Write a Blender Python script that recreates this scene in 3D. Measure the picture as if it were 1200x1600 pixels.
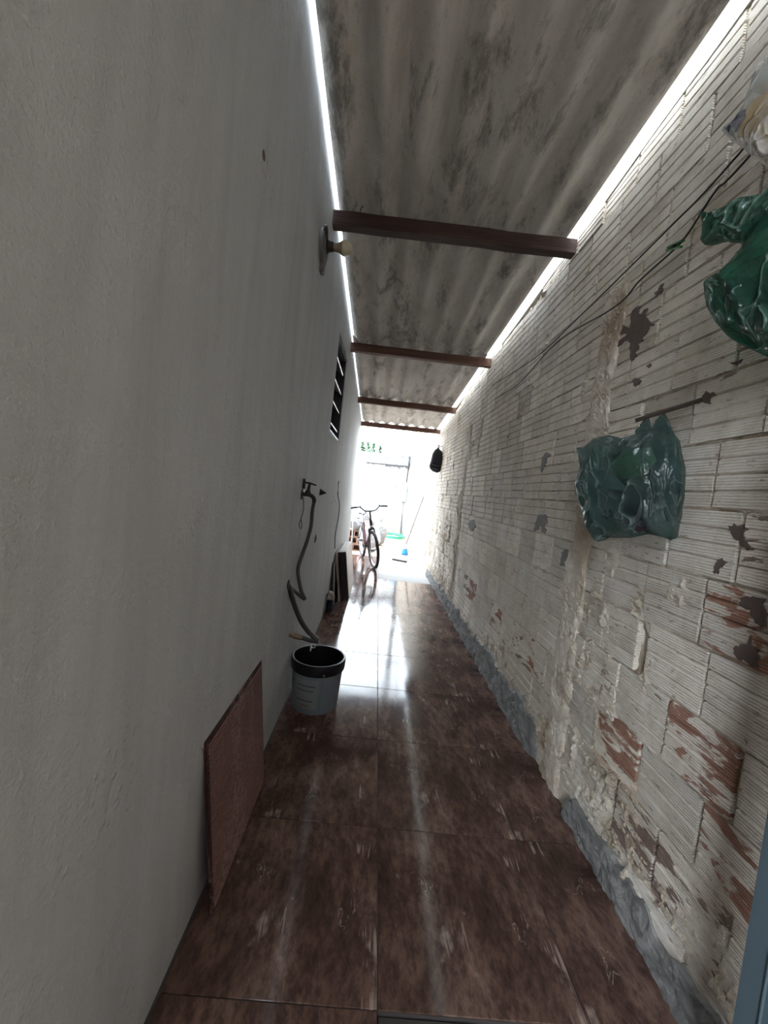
import bpy, math, random
import numpy as np
from mathutils import Vector, Matrix

for o in list(bpy.data.objects):
    bpy.data.objects.remove(o)
SC = bpy.context.scene
COL = SC.collection
PI = math.pi
rng = random.Random(7)

# ------------------------------------------------------------------ camera
F_PX = 619.256
YAW, PITCH, ROLL = .0214, -.0514, .1089
TILE = .545
CAM_H = 2.386 * TILE
XL = -.7562 * TILE           # face of the plastered wall
XR = 1.7516 * TILE           # where floor tiles meet the brick wall
BX = XR + .012               # face of the bricks


def cam_axes():
    cy, sy, cp, sp = math.cos(YAW), math.sin(YAW), math.cos(PITCH), math.sin(PITCH)
    f = Vector((sy * cp, cy * cp, sp)); r = Vector((cy, -sy, 0)); u = r.cross(f)
    cr, sr = math.cos(ROLL), math.sin(ROLL)
    return f, r * cr + u * sr, u * cr - r * sr


FW, RT, UP = cam_axes()
EYE = Vector((0, 0, CAM_H))
cam_d = bpy.data.cameras.new('camera')
cam = bpy.data.objects.new('camera', cam_d)
COL.objects.link(cam)
cam_d.sensor_fit = 'HORIZONTAL'
cam_d.sensor_width = 36
cam_d.lens = 36 * F_PX / 1200
cam_d.clip_start = .02
cam_d.clip_end = 300
cam.matrix_world = Matrix(((RT.x, UP.x, -FW.x, EYE.x), (RT.y, UP.y, -FW.y, EYE.y),
                           (RT.z, UP.z, -FW.z, EYE.z), (0, 0, 0, 1)))
SC.camera = cam

# ------------------------------------------------------------------ sky, exposure
W = bpy.data.worlds.new('overcast_sky')
SC.world = W
W.use_nodes = True
bg = W.node_tree.nodes['Background']
bg.inputs['Color'].default_value = (.81, .905, 1.0, 1)
bg.inputs['Strength'].default_value = 1.0
SC.view_settings.view_transform = 'Standard'
SC.view_settings.look = 'None'
SC.view_settings.gamma = 1
SC.view_settings.use_curve_mapping = False
SC.view_settings.exposure = 4.25


# ------------------------------------------------------------------ helpers
def px(x, y, ax, v):
    """point where the sight line of photo pixel (x, y) meets the plane axis = v"""
    d = FW + RT * ((x - 600) / F_PX) - UP * ((y - 800) / F_PX)
    return EYE + d * ((v - EYE[ax]) / d[ax])


def px_plane(x, y, p0, n):
    d = FW + RT * ((x - 600) / F_PX) - UP * ((y - 800) / F_PX)
    return EYE + d * ((p0 - EYE).dot(n) / d.dot(n))


class MB:
    """collects geometry in world space, links it as one mesh object"""
    def __init__(s):
        s.v = []; s.f = []

    def quad_grid(s, pts, nu, nv, closed_u=False, closed_v=False):
        b = len(s.v); s.v += [tuple(p) for p in pts]
        for i in range(nu if closed_u else nu - 1):
            for j in range(nv if closed_v else nv - 1):
                i2, j2 = (i + 1) % nu, (j + 1) % nv
                s.f.append((b + i * nv + j, b + i2 * nv + j, b + i2 * nv + j2, b + i * nv + j2))
        return s

    def box(s, c, size, m=None, bev=0):
        hx, hy, hz = size[0] / 2, size[1] / 2, size[2] / 2
        c = Vector(c)
        b = len(s.v)
        if bev:
            co = []
            for sx in (-1, 1):
                for sy in (-1, 1):
                    for sz in (-1, 1):
                        for a in range(3):
                            q = [hx, hy, hz]
                            for k in range(3):
                                if k != a:
                                    q[k] -= bev
                            co.append(Vector((sx * q[0], sy * q[1], sz * q[2])))
            idx = lambda sx, sy, sz, a: b + ((sx * 2 + sy) * 2 + sz) * 3 + a
            F = []
            for a in range(3):
                o = [k for k in range(3) if k != a]
                for sgn in (0, 1):
                    ring = []
                    for (p, q) in ((0, 0), (1, 0), (1, 1), (0, 1)):
                        k = [0, 0, 0]; k[a] = sgn; k[o[0]] = p; k[o[1]] = q
                        ring.append(idx(*k, a))
                    F.append(ring)
            for a in range(3):      # edges along axis a
                o = [k for k in range(3) if k != a]
                for p in (0, 1):
                    for q in (0, 1):
                        k0 = [0, 0, 0]; k1 = [0, 0, 0]
                        k0[a] = 0; k1[a] = 1
                        k0[o[0]] = k1[o[0]] = p; k0[o[1]] = k1[o[1]] = q
                        F.append([idx(*k0, o[0]), idx(*k1, o[0]), idx(*k1, o[1]), idx(*k0, o[1])])
            for sx in (0, 1):
                for sy in (0, 1):
                    for sz in (0, 1):
                        F.append([idx(sx, sy, sz, a) for a in range(3)])
            s.v += [tuple(c + (m @ p if m else p)) for p in co]
            # orient outward
            for ring in F:
                p = [Vector(s.v[i]) for i in ring]
                n = (p[1] - p[0]).cross(p[2] - p[0])
                if n.dot(sum(p, Vector()) / len(p) - c) < 0:
                    ring.reverse()
                s.f.append(tuple(ring))
            return s
        for sx in (-1, 1):
            for sy in (-1, 1):
                for sz in (-1, 1):
                    p = Vector((sx * hx, sy * hy, sz * hz))
                    s.v.append(tuple(c + (m @ p if m else p)))
        s.f += [tuple(b + i for i in q) for q in ((0, 1, 3, 2), (4, 6, 7, 5), (0, 4, 5, 1), (2, 3, 7, 6), (0, 2, 6, 4), (1, 5, 7, 3))]
        return s

    def slab(s, lo, hi, bev=0):
        return s.box([(lo[i] + hi[i]) / 2 for i in range(3)], [hi[i] - lo[i] for i in range(3)], None, bev)

    def tube(s, pts, r, seg=8, caps=True, closed=False):
        pts = [Vector(p) for p in pts]
        n = len(pts)
        rs = r if isinstance(r, (list, tuple)) else [r] * n
        b = len(s.v)
        prev = None
        for i, p in enumerate(pts):
            if closed:
                t = (pts[(i + 1) % n] - pts[i - 1])
            else:
                t = pts[min(i + 1, n - 1)] - pts[max(i - 1, 0)]
            t = t.normalized() if t.length > 1e-9 else Vector((0, 0, 1))
            if prev is None:
                a = Vector((0, 0, 1)) if abs(t.z) < .9 else Vector((1, 0, 0))
                x = t.cross(a).normalized()
            else:
                x = (prev - t * prev.dot(t)).normalized()
            prev = x
            y = t.cross(x)
            for k in range(seg):
                a = 2 * PI * k / seg
                s.v.append(tuple(p + (x * math.cos(a) + y * math.sin(a)) * rs[i]))
        for i in range(n if closed else n - 1):
            i2 = (i + 1) % n
            for k in range(seg):
                k2 = (k + 1) % seg
                s.f.append((b + i * seg + k, b + i * seg + k2, b + i2 * seg + k2, b + i2 * seg + k))
        if caps and not closed:
            s.f.append(tuple(b + k for k in reversed(range(seg))))
            s.f.append(tuple(b + (n - 1) * seg + k for k in range(seg)))
        return s

    def lathe(s, prof, base, axis=(0, 0, 1), seg=24, ends=True):
        """prof: list of (radius, height along axis)"""
        ax = Vector(axis).normalized()
        a = Vector((0, 0, 1)) if abs(ax.z) < .9 else Vector((1, 0, 0))
        x = ax.cross(a).normalized(); y = ax.cross(x)
        base = Vector(base)
        b = len(s.v)
        for (r, h) in prof:
            for k in range(seg):
                t = 2 * PI * k / seg
                s.v.append(tuple(base + ax * h + (x * math.cos(t) + y * math.sin(t)) * r))
        for i in range(len(prof) - 1):
            for k in range(seg):
                k2 = (k + 1) % seg
                s.f.append((b + i * seg + k, b + i * seg + k2, b + (i + 1) * seg + k2, b + (i + 1) * seg + k))
        if ends:
            s.f.append(tuple(b + k for k in reversed(range(seg))))
            s.f.append(tuple(b + (len(prof) - 1) * seg + k for k in range(seg)))
        return s

    def puff(s, outline, center, nrm, depth, wrinkle=.004, rings=9, seed=0, n=72, flat=.5):
        """an inflated closed outline: bag, sack, cap crown"""
        rr = random.Random(seed)
        outline = [Vector(p) for p in outline]
        center = Vector(center); nrm = Vector(nrm).normalized()
        L = [0]
        m = len(outline)
        for i in range(m):
            L.append(L[-1] + (outline[(i + 1) % m] - outline[i]).length)
        ring = []
        for k in range(n):
            d = L[-1] * k / n
            i = max(j for j in range(m) if L[j] <= d)
            t = (d - L[i]) / max(1e-9, L[i + 1] - L[i])
            ring.append(outline[i].lerp(outline[(i + 1) % m], t))
        nz_ = Noise2(seed + 100)
        ax1 = Vector((0, 0, 1)) if abs(nrm.z) < .8 else Vector((0, 1, 0))
        ax1 = (ax1 - nrm * ax1.dot(nrm)).normalized(); ax2 = nrm.cross(ax1)
        big = max((p - center).length for p in ring)
        ca, sa = math.cos(.5), math.sin(.5)
        for side in (1, -1):
            b = len(s.v)
            s.v.append(tuple(center + nrm * depth * side * .98))
            for j in range(1, rings + 1):
                q = j / rings
                h = depth * (1 - q ** (2 / flat)) ** flat
                for k in range(n):
                    c0 = center.lerp(ring[k], q) - center
                    u1, v1 = c0.dot(ax1) / big, c0.dot(ax2) / big
                    uu, vv = u1 * ca + v1 * sa, v1 * ca - u1 * sa
                    w = 2.2 * (1 - 2 * abs(nz_(np.array([uu * 1.6 + 9 + side]), np.array([vv * 4.2 + 9]))[0] - .5)) - 1.6
                    w += 1.2 * (1 - 2 * abs(nz_(np.array([uu * 5 + 40]), np.array([vv * 3 + 7 * side + 30]))[0] - .5)) - .8
                    p = center.lerp(ring[k], q) + nrm * side * (h + wrinkle * w * min(1, 2.2 * q) * (1 if q < .95 else .15))
                    s.v.append(tuple(p))
            for k in range(n):
                k2 = (k + 1) % n
                t = (b, b + 1 + k, b + 1 + k2)
                s.f.append(t if side > 0 else t[::-1])
                for j in range(rings - 1):
                    o = b + 1 + j * n
                    t = (o + k, o + n + k, o + n + k2, o + k2)
                    s.f.append(t if side > 0 else t[::-1])
        return s

    def build(s, name, mat, parent=None, loc=None, smooth=False, wn=True):
        root = parent
        off = Vector((0, 0, 0))
        if parent is not None:
            while root.parent is not None:
                root = root.parent
            off = Vector(root.location)
        elif loc is not None:
            off = Vector(loc)
        me = bpy.data.meshes.new(name)
        vv = np.array(s.v, dtype=np.float64) - np.array(off)
        me.from_pydata(vv.tolist(), [], s.f)
        me.update()
        if smooth:
            me.polygons.foreach_set('use_smooth', [True] * len(me.polygons))
            try:
                me.set_sharp_from_angle(angle=math.radians(42))
            except Exception:
                pass
        if mat is not None:
            me.materials.append(mat)
        o = bpy.data.objects.new(name, me)
        COL.objects.link(o)
        if parent is not None:
            o.parent = parent
        else:
            o.location = off
        return o


def empty(name, loc):
    o = bpy.data.objects.new(name, None)
    COL.objects.link(o)
    o.location = loc
    o.empty_display_size = .05
    return o


def tag(o, label=None, cat=None, group=None, kind=None):
    if label: o['label'] = label
    if cat: o['category'] = cat
    if group: o['group'] = group
    if kind: o['kind'] = kind
    return o


def catmull(pts, n=6):
    pts = [Vector(p) for p in pts]
    P = [pts[0] * 2 - pts[1]] + pts + [pts[-1] * 2 - pts[-2]]
    out = []
    for i in range(1, len(P) - 2):
        for k in range(n):
            t = k / n
            a, b, c, d = P[i - 1], P[i], P[i + 1], P[i + 2]
            out.append(.5 * ((2 * b) + (c - a) * t + (2 * a - 5 * b + 4 * c - d) * t * t + (3 * b - a - 3 * c + d) * t ** 3))
    out.append(pts[-1])
    return out


class Noise2:
    def __init__(s, seed):
        s.g = np.random.RandomState(seed).rand(256, 256)

    def __call__(s, x, y):
        xi = np.floor(x).astype(int); yi = np.floor(y).astype(int)
        xf = x - xi; yf = y - yi
        u = xf * xf * (3 - 2 * xf); v = yf * yf * (3 - 2 * yf)
        g = s.g
        a = g[xi % 256, yi % 256]; b = g[(xi + 1) % 256, yi % 256]
        c = g[xi % 256, (yi + 1) % 256]; d = g[(xi + 1) % 256, (yi + 1) % 256]
        return (a * (1 - u) + b * u) * (1 - v) + (c * (1 - u) + d * u) * v

    def fbm(s, x, y, o=4):
        t = 0; a = .5; n = 0
        for i in range(o):
            t = t + a * s(x * 2 ** i + 17 * i, y * 2 ** i + 5 * i); n += a; a *= .5
        return t / n


# ------------------------------------------------------------------ materials
class NT:
    def __init__(s, name):
        s.m = bpy.data.materials.new(name)
        s.m.use_nodes = True
        s.t = s.m.node_tree
        s.b = s.t.nodes['Principled BSDF']
        s.out = s.t.nodes['Material Output']

    def n(s, typ, **kw):
        o = s.t.nodes.new(typ)
        for k, v in kw.items():
            if k.startswith('i_'):
                o.inputs[k[2:].replace('_', ' ')].default_value = v
            else:
                setattr(o, k, v)
        return o

    def l(s, a, b):
        s.t.links.new(a, b)

    def coord(s, kind='Object', scale=(1, 1, 1), rot=(0, 0, 0)):
        c = s.n('ShaderNodeTexCoord')
        m = s.n('ShaderNodeMapping')
        m.inputs['Scale'].default_value = scale
        m.inputs['Rotation'].default_value = rot
        s.l(c.outputs[kind], m.inputs['Vector'])
        return m.outputs['Vector']

    def world(s, scale=(1, 1, 1), rot=(0, 0, 0)):
        c = s.n('ShaderNodeNewGeometry')
        m = s.n('ShaderNodeMapping')
        m.inputs['Scale'].default_value = scale
        m.inputs['Rotation'].default_value = rot
        s.l(c.outputs['Position'], m.inputs['Vector'])
        return m.outputs['Vector']

    def noise(s, vec, scale, detail=4, rough=.55, dist=0):
        o = s.n('ShaderNodeTexNoise')
        o.inputs['Scale'].default_value = scale
        o.inputs['Detail'].default_value = detail
        o.inputs['Roughness'].default_value = rough
        o.inputs['Distortion'].default_value = dist
        s.l(vec, o.inputs['Vector'])
        return o.outputs['Fac']

    def ramp(s, fac, stops, interp='LINEAR'):
        o = s.n('ShaderNodeValToRGB')
        r = o.color_ramp
        r.interpolation = interp
        while len(r.elements) < len(stops):
            r.elements.new(.5)
        for e, (p, c) in zip(r.elements, stops):
            e.position = p
            e.color = (c, c, c, 1) if isinstance(c, (int, float)) else (*c, 1)
        s.l(fac, o.inputs['Fac'])
        return o.outputs['Color']

    def mix(s, fac, a, b, mode='MIX'):
        o = s.n('ShaderNodeMix', data_type='RGBA', blend_type=mode)
        for sock, v in ((o.inputs[0], fac), (o.inputs[6], a), (o.inputs[7], b)):
            if isinstance(v, (int, float)):
                sock.default_value = v
            elif isinstance(v, tuple):
                sock.default_value = (*v, 1)
            else:
                s.l(v, sock)
        return o.outputs[2]

    def math(s, op, a, b=0, clamp=False):
        o = s.n('ShaderNodeMath', operation=op, use_clamp=clamp)
        for sock, v in ((o.inputs[0], a), (o.inputs[1], b)):
            if isinstance(v, (int, float)):
                sock.default_value = v
            else:
                s.l(v, sock)
        return o.outputs[0]

    def bump(s, h, strength=.5, dist=.01, prev=None):
        o = s.n('ShaderNodeBump')
        o.inputs['Strength'].default_value = strength
        o.inputs['Distance'].default_value = dist
        s.l(h, o.inputs['Height'])
        if prev is not None:
            s.l(prev, o.inputs['Normal'])
        return o.outputs['Normal']

    def set(s, color=None, rough=None, normal=None, metal=None, spec=None):
        for key, v in (('Base Color', color), ('Roughness', rough), ('Metallic', metal), ('Specular IOR Level', spec)):
            if v is None:
                continue
            if isinstance(v, (int, float)):
                s.b.inputs[key].default_value = v
            elif isinstance(v, tuple):
                s.b.inputs[key].default_value = (*v, 1)
            else:
                s.l(v, s.b.inputs[key])
        if normal is not None:
            s.l(normal, s.b.inputs['Normal'])
        return s.m


def simple(name, col, rough=.6, metal=0, var=.15, scale=30, bump=0, spec=None):
    t = NT(name)
    v = t.coord()
    f = t.noise(v, scale)
    c = t.mix(f, tuple(x * (1 - var) for x in col), tuple(min(1, x * (1 + var)) for x in col))
    nm = t.bump(f, bump, .005) if bump else None
    return t.set(c, rough, nm, metal, spec)


def m_plaster():
    t = NT('grey_white_plaster')
    w = t.world()
    streak = t.noise(t.world((5, 5, .6)), 1.5, 6, .62, .5)
    blot = t.noise(w, 1.7, 5, .6)
    fine = t.noise(w, 90, 4, .6)
    mid = t.noise(w, 14, 5, .6, .3)
    c = t.ramp(streak, [(.30, (.335, .341, .336)), (.5, (.39, .396, .392)), (.70, (.435, .442, .438))])
    c = t.mix(t.ramp(blot, [(.42, 0.0), (.7, .45)]), c, (.34, .335, .33))
    c = t.mix(t.ramp(mid, [(.62, 0.0), (.75, .3)]), c, (.50, .49, .485))
    n1 = t.bump(mid, .6, .012)
    n2 = t.bump(fine, .8, .004, n1)
    lump = t.n('ShaderNodeTexVoronoi', feature='SMOOTH_F1')
    lump.inputs['Scale'].default_value = 60
    t.l(w, lump.inputs['Vector'])
    spots = t.math('MULTIPLY', t.ramp(lump.outputs['Distance'], [(.0, 1.0), (.35, 0.0)]), t.ramp(t.noise(w, 3.2, 3), [(.56, 0.0), (.68, 1.0)]))
    n3 = t.bump(spots, .7, .006, n2)
    return t.set(c, .85, n3, spec=.25)


def m_brick(name, red):
    t = NT(name)
    w = t.world()
    inf = t.n('ShaderNodeObjectInfo')
    big = t.noise(w, 1.3, 4, .6)
    mid = t.noise(w, 9, 5, .65, .4)
    fine = t.noise(w, 70, 4, .65)
    c = t.ramp(mid, [(.3, (.585, .51, .43)), (.5, (.745, .67, .58)), (.7, (.825, .765, .69))])
    c = t.mix(t.ramp(big, [(.45, 0.0), (.7, .6)]), c, (.62, .53, .39))
    rnd = t.ramp(inf.outputs['Random'], [(0.0, .78), (1.0, 1.06)])
    c = t.mix(1.0, c, rnd, 'MULTIPLY')
    # bare clay showing through the whitewash in ragged strips
    clay = t.noise(t.world((1, 1.6, 5.5)), 3.6, 6, .62, .4)
    lo = {0: .665, 1: .52, 2: .50}[red]
    mask = t.ramp(clay, [(lo, 0.0), (lo + .035, .9)])
    cc = {0: ((.20, .13, .10), (.30, .20, .155)), 1: ((.13, .080, .064), (.22, .14, .115)), 2: ((.22, .090, .055), (.33, .15, .095))}[red]
    c = t.mix(mask, c, t.ramp(t.noise(w, 28), [(.3, cc[0]), (.7, cc[1])]))
    c = t.mix(t.ramp(t.noise(t.world((1, 4, 16)), 5, 5, .65), [(.61, 0.0), (.68, .7)]), c, (.15, .11, .09))
    wv = t.n('ShaderNodeTexWave', wave_type='BANDS', bands_direction='Z')
    wv.inputs['Scale'].default_value = 38
    wv.inputs['Distortion'].default_value = 1.6
    wv.inputs['Detail'].default_value = 2
    t.l(w, wv.inputs['Vector'])
    n1 = t.bump(wv.outputs['Fac'], .45, .004)
    n2 = t.bump(mid, .6, .008, n1)
    n3 = t.bump(fine, .6, .004, n2)
    return t.set(c, .9, n3, spec=.2)


def m_mortar(name='whitewashed_mortar', tint=(1, 1, 1)):
    t = NT(name)
    w = t.world()
    a = t.noise(w, 5, 5, .65, .5)
    f = t.noise(w, 60, 5, .7)
    g = t.noise(w, 22, 5, .7)
    T = lambda c: tuple(c[i] * tint[i] for i in range(3))
    c = t.ramp(a, [(.32, T((.31, .245, .175))), (.48, T((.52, .445, .355))), (.68, T((.66, .60, .52)))])
    c = t.mix(t.ramp(g, [(.56, 0.0), (.70, .5)]), c, T((.70, .655, .59)))
    c = t.mix(t.ramp(t.noise(w, 2.4, 5), [(.50, 0.0), (.64, .7)]), c, T((.30, .22, .15)))
    n1 = t.bump(g, .9, .016)
    n2 = t.bump(f, .9, .007, n1)
    return t.set(c, .95, n2, spec=.15)


def m_cement():
    t = NT('grey_cement')
    w = t.world()
    a = t.noise(w, 9, 5, .6, 1.5)
    f = t.noise(w, 60, 4, .6)
    c = t.ramp(a, [(.3, (.105, .10, .095)), (.55, (.20, .195, .185)), (.75, (.34, .335, .32))])
    return t.set(c, .8, t.bump(f, .5, .004, t.bump(a, .8, .015)), spec=.3)


def m_tile():
    t = NT('brown_marble_tile')
    inf = t.n('ShaderNodeObjectInfo')
    tc = t.n('ShaderNodeTexCoord')
    off = t.n('ShaderNodeVectorMath', operation='SCALE')
    comb = t.n('ShaderNodeCombineXYZ')
    st = t.math('MULTIPLY', t.math('ROUND', t.math('MULTIPLY', inf.outputs['Random'], 2.0)), 7.3)
    t.l(st, comb.inputs[2])
    add = t.n('ShaderNodeVectorMath', operation='ADD')
    t.l(tc.outputs['Object'], add.inputs[0]); t.l(comb.outputs[0], add.inputs[1])
    P = add.outputs[0]

    def mp(scale, rz):
        m = t.n('ShaderNodeMapping')
        m.inputs['Rotation'].default_value = (0, 0, rz)
        m.inputs['Scale'].default_value = scale
        t.l(P, m.inputs['Vector'])
        return m.outputs['Vector']
    A_ = math.radians(32)
    D = mp((1, .50, 1), A_)
    cloud = t.noise(D, 5.2, 8, .70, .5)
    fine = t.noise(mp((1, .45, 1), A_), 38, 6, .72)
    c = t.ramp(cloud, [(.32, (.038, .021, .017)), (.44, (.090, .051, .041)), (.54, (.148, .088, .070)), (.64, (.22, .14, .11)), (.76, (.33, .235, .19))])
    c = t.mix(t.ramp(fine, [(.38, .65), (.58, 0.0)]), c, (.026, .015, .013))
    c = t.mix(t.ramp(t.noise(D, 14, 6, .7, .3), [(.56, 0.0), (.70, .55)]), c, (.17, .10, .068))
    v1 = t.noise(mp((1, .085, 1), math.radians(24)), 6.0, 4, .6, .25)
    band = t.math('ABSOLUTE', t.math('SUBTRACT', v1, .53))
    vein = t.ramp(band, [(.0, 1.0), (.006, .8), (.013, 0.0)])
    brk = t.ramp(t.noise(P, 4.6, 4, .6), [(.54, 0.0), (.60, 1.0)])
    v2 = t.noise(mp((1, .35, 1), math.radians(-38)), 8, 5, .65, .5)
    band2 = t.math('ABSOLUTE', t.math('SUBTRACT', v2, .47))
    vein2 = t.ramp(band2, [(.0, .9), (.008, 0.0)])
    brk2 = t.ramp(t.noise(P, 8.0, 3, .55), [(.58, 0.0), (.63, 1.0)])
    m = t.math('MAXIMUM', t.math('MULTIPLY', vein, brk), t.math('MULTIPLY', vein2, brk2))
    c = t.mix(t.math('MULTIPLY', m, .75), c, (.40, .315, .27))
    w = t.world()
    smear = t.noise(w, 3.0, 5, .6)
    r = t.ramp(smear, [(.35, .07), (.7, .13)])
    nm = t.bump(t.noise(w, 2.2, 2), .04, .02)
    return t.set(c, r, nm, spec=.20)


def m_roof():
    t = NT('weathered_fibre_cement')
    w = t.world()
    lng = t.world((2.2, .55, 1))
    st = t.noise(lng, 3.2, 6, .7, .4)
    mold = t.noise(t.world((1.6, .5, 1)), 4.2, 7, .78, .2)
    fine = t.noise(w, 55, 4, .7)
    c = t.ramp(st, [(.3, (.42, .385, .35)), (.5, (.57, .535, .495)), (.7, (.67, .635, .595))])
    c = t.mix(t.ramp(mold, [(.52, 0.0), (.64, .8)]), c, (.17, .152, .135))
    c = t.mix(t.ramp(fine, [(.55, 0.0), (.75, .35)]), c, (.24, .215, .19))
    return t.set(c, .9, t.bump(fine, .35, .002), spec=.2)


def m_wood(name, dark, light, ax='X'):
    t = NT(name)
    sc = {'X': (.6, 9, 9), 'Y': (9, .6, 9), 'Z': (9, 9, .6)}[ax]
    g = t.noise(t.world(sc), 6, 5, .6, .5)
    c = t.ramp(g, [(.3, dark), (.7, light)])
    return t.set(c, .75, t.bump(g, .4, .004), spec=.25)


def m_farwall():
    t = NT('stained_white_render')
    w = t.world()
    sp = t.n('ShaderNodeSeparateXYZ'); t.l(w, sp.inputs[0])
    drip = t.noise(t.world((5, 5, .5)), 2.2, 5, .65)
    hgt = t.math('MULTIPLY', t.math('SUBTRACT', sp.outputs['Z'], 1.75), 1.25)
    moss = t.ramp(t.math('ADD', t.math('MULTIPLY', drip, 1.0), hgt), [(.85, 0.0), (1.15, 1.0)])
    c = t.mix(moss, (.80, .79, .77), t.ramp(t.noise(w, 9), [(.3, (.07, .07, .073)), (.7, (.18, .18, .185))]))
    c = t.mix(t.ramp(t.noise(w, 3.2, 5), [(.60, 0.0), (.72, .5)]), c, (.48, .43, .38))
    return t.set(c, .9, t.bump(t.noise(w, 20), .3, .01), spec=.2)


def m_plastic_film(name, col, clear=.45, crease=.5):
    t = NT(name)
    v = t.coord('Object', (1, 1, .55), (.4, .3, 0))
    big = t.noise(v, 13, 3, .6, .8)
    ridge = t.math('ABSOLUTE', t.math('SUBTRACT', t.noise(v, 9, 3, .55, .6), .5))
    line = t.ramp(ridge, [(.0, 1.0), (.018, .35), (.05, 0.0)])
    nm = t.bump(line, .9, .012, t.bump(big, .7, .03))
    p = t.b
    c = t.mix(t.math('MULTIPLY', line, crease), col, tuple(min(.8, .30 + 1.6 * x) for x in col))
    t.l(c, p.inputs['Base Color'])
    p.inputs['Roughness'].default_value = .13
    p.inputs['Specular IOR Level'].default_value = .8
    t.l(nm, p.inputs['Normal'])
    tr = t.n('ShaderNodeBsdfTransparent'); tr.inputs['Color'].default_value = (*[min(1, .30 + x * 2.6) for x in col], 1)
    tl = t.n('ShaderNodeBsdfTranslucent'); t.l(c, tl.inputs['Color'])
    a = t.n('ShaderNodeMixShader'); a.inputs[0].default_value = .25
    t.l(p.outputs[0], a.inputs[1]); t.l(tl.outputs[0], a.inputs[2])
    b = t.n('ShaderNodeMixShader')
    t.l(t.math('SUBTRACT', clear, t.math('MULTIPLY', line, clear * .6)), b.inputs[0])
    t.l(a.outputs[0], b.inputs[1]); t.l(tr.outputs[0], b.inputs[2])
    t.l(b.outputs[0], t.out.inputs['Surface'])
    return t.m


def m_ribtile(dk, lt_):
    t = NT('maroon_clay_tile_back')
    w = t.world()
    g = t.noise(w, 60, 5, .7)
    s = t.noise(t.world((1, 3, 1.2), (.7, 0, 0)), 2.0, 4, .6)
    c = t.ramp(g, [(.3, dk), (.7, lt_)])
    dust = t.math('MULTIPLY', t.ramp(s, [(.50, 0.0), (.62, .8)]), t.ramp(g, [(.42, 0.0), (.6, 1.0)]))
    c = t.mix(t.math('MULTIPLY', dust, .6), c, (.30, .215, .19))
    return t.set(c, .85, t.bump(g, .4, .002), spec=.2)


M = {}
M['plaster'] = m_plaster()
M['brick'] = m_brick('whitewashed_brick', 0)
M['brick_worn'] = m_brick('whitewashed_brick_worn', 1)
M['brick_red'] = m_brick('whitewashed_brick_bare', 2)
M['mortar'] = m_mortar()
M['mortar_pale'] = m_mortar('pale_lime_plaster', (1.12, 1.12, 1.13))
M['cement'] = m_cement()
M['tile'] = m_tile()
M['roof'] = m_roof()
M['grout'] = simple('dark_grout', (.05, .042, .04), .8)
M['concrete'] = simple('grey_concrete', (.27, .262, .255), .75, 0, .2, 4, .2)
M['yard'] = simple('beige_concrete', (.31, .25, .20), .85, 0, .2, 3, .2)
M['earth'] = simple('outside_ground', (.22, .19, .15), .9, 0, .25, 2)
M['farwall'] = m_farwall()
M['wood'] = m_wood('dark_stained_timber', (.035, .020, .017), (.085, .050, .042))
M['wood_red'] = m_wood('reddish_timber', (.085, .042, .030), (.17, .090, .065))
M['wood_pole'] = m_wood('grey_weathered_pole', (.13, .12, .11), (.24, .225, .21), 'Z')
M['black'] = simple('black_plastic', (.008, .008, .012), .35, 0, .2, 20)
M['bucket'] = simple('blue_grey_bucket_plastic', (.16, .19, .215), .4, 0, .12, 12)
M['ink'] = simple('faded_dark_print', (.045, .05, .06), .5)
M['label_print'] = simple('pale_printed_label', (.20, .215, .23), .5, 0, .12, 25)
M['hose'] = simple('dark_grey_hose_rubber', (.045, .042, .045), .45)
M['brass'] = simple('tarnished_brass', (.24, .17, .11), .5, .5)
M['iron'] = simple('black_iron', (.022, .018, .017), .55, .4)
M['rust'] = simple('rusty_iron', (.035, .022, .017), .8, .2)
M['doorstep'] = simple('dark_stone_doorstep', (.055, .052, .044), .7, 0, .25, 8)
M['mud'] = simple('dark_brown_mud', (.105, .072, .061), .9, 0, .3, 30, .4)
M['smudge'] = simple('grey_cement_patch', (.19, .175, .165), .9, 0, .3, 25, .4)
M['bulb'] = simple('cream_bulb_glass', (.50, .44, .31), .3, 0, .05)
M['bulbneck'] = simple('tan_bulb_neck', (.27, .22, .15), .45, 0, .1)
M['lampbase'] = simple('stained_grey_socket_plate', (.11, .105, .10), .5, 0, .6, 20)
M['navy'] = simple('navy_metal_frame', (.020, .021, .034), .5)
M['darkroom'] = simple('room_wall_paint', (.45, .44, .42), .95)
M['white'] = simple('white_plastic', (.62, .62, .62), .45, 0, .05)
M['bluepaint'] = simple('blue_grey_door_paint', (.090, .125, .145), .5, 0, .07, 6)
M['ribtile'] = m_ribtile((.028, .011, .009), (.055, .022, .019))
M['ribtop'] = m_ribtile((.13, .062, .053), (.21, .115, .098))
M['coping'] = simple('pale_render', (.45, .455, .40), .9, 0, .06, 8, .2)
M['boarddark'] = simple('dark_purple_board', (.016, .009, .014), .45, 0, .3, 10)
M['boardbrown'] = simple('brown_board_edge', (.10, .062, .048), .7, 0, .2, 20)
M['boardpale'] = simple('pale_laminate', (.42, .38, .37), .35, 0, .1, 8)
M['blueblack'] = simple('dark_blue_cloth', (.02, .028, .05), .9, 0, .4, 14, .5)
M['ragwhite'] = simple('dirty_white_cloth', (.42, .39, .37), .9, 0, .2, 25, .5)
M['greenfilm'] = m_plastic_film('green_carrier_bag_film', (.055, .105, .095), .55)
M['greenfilm2'] = m_plastic_film('deep_green_carrier_bag_film', (.022, .105, .070), .50)
M['clearfilm'] = m_plastic_film('clear_film', (.55, .55, .52), .62)
M['yellow'] = simple('yellow_printed_pack', (.48, .30, .07), .45, 0, .35, 9)
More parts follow.
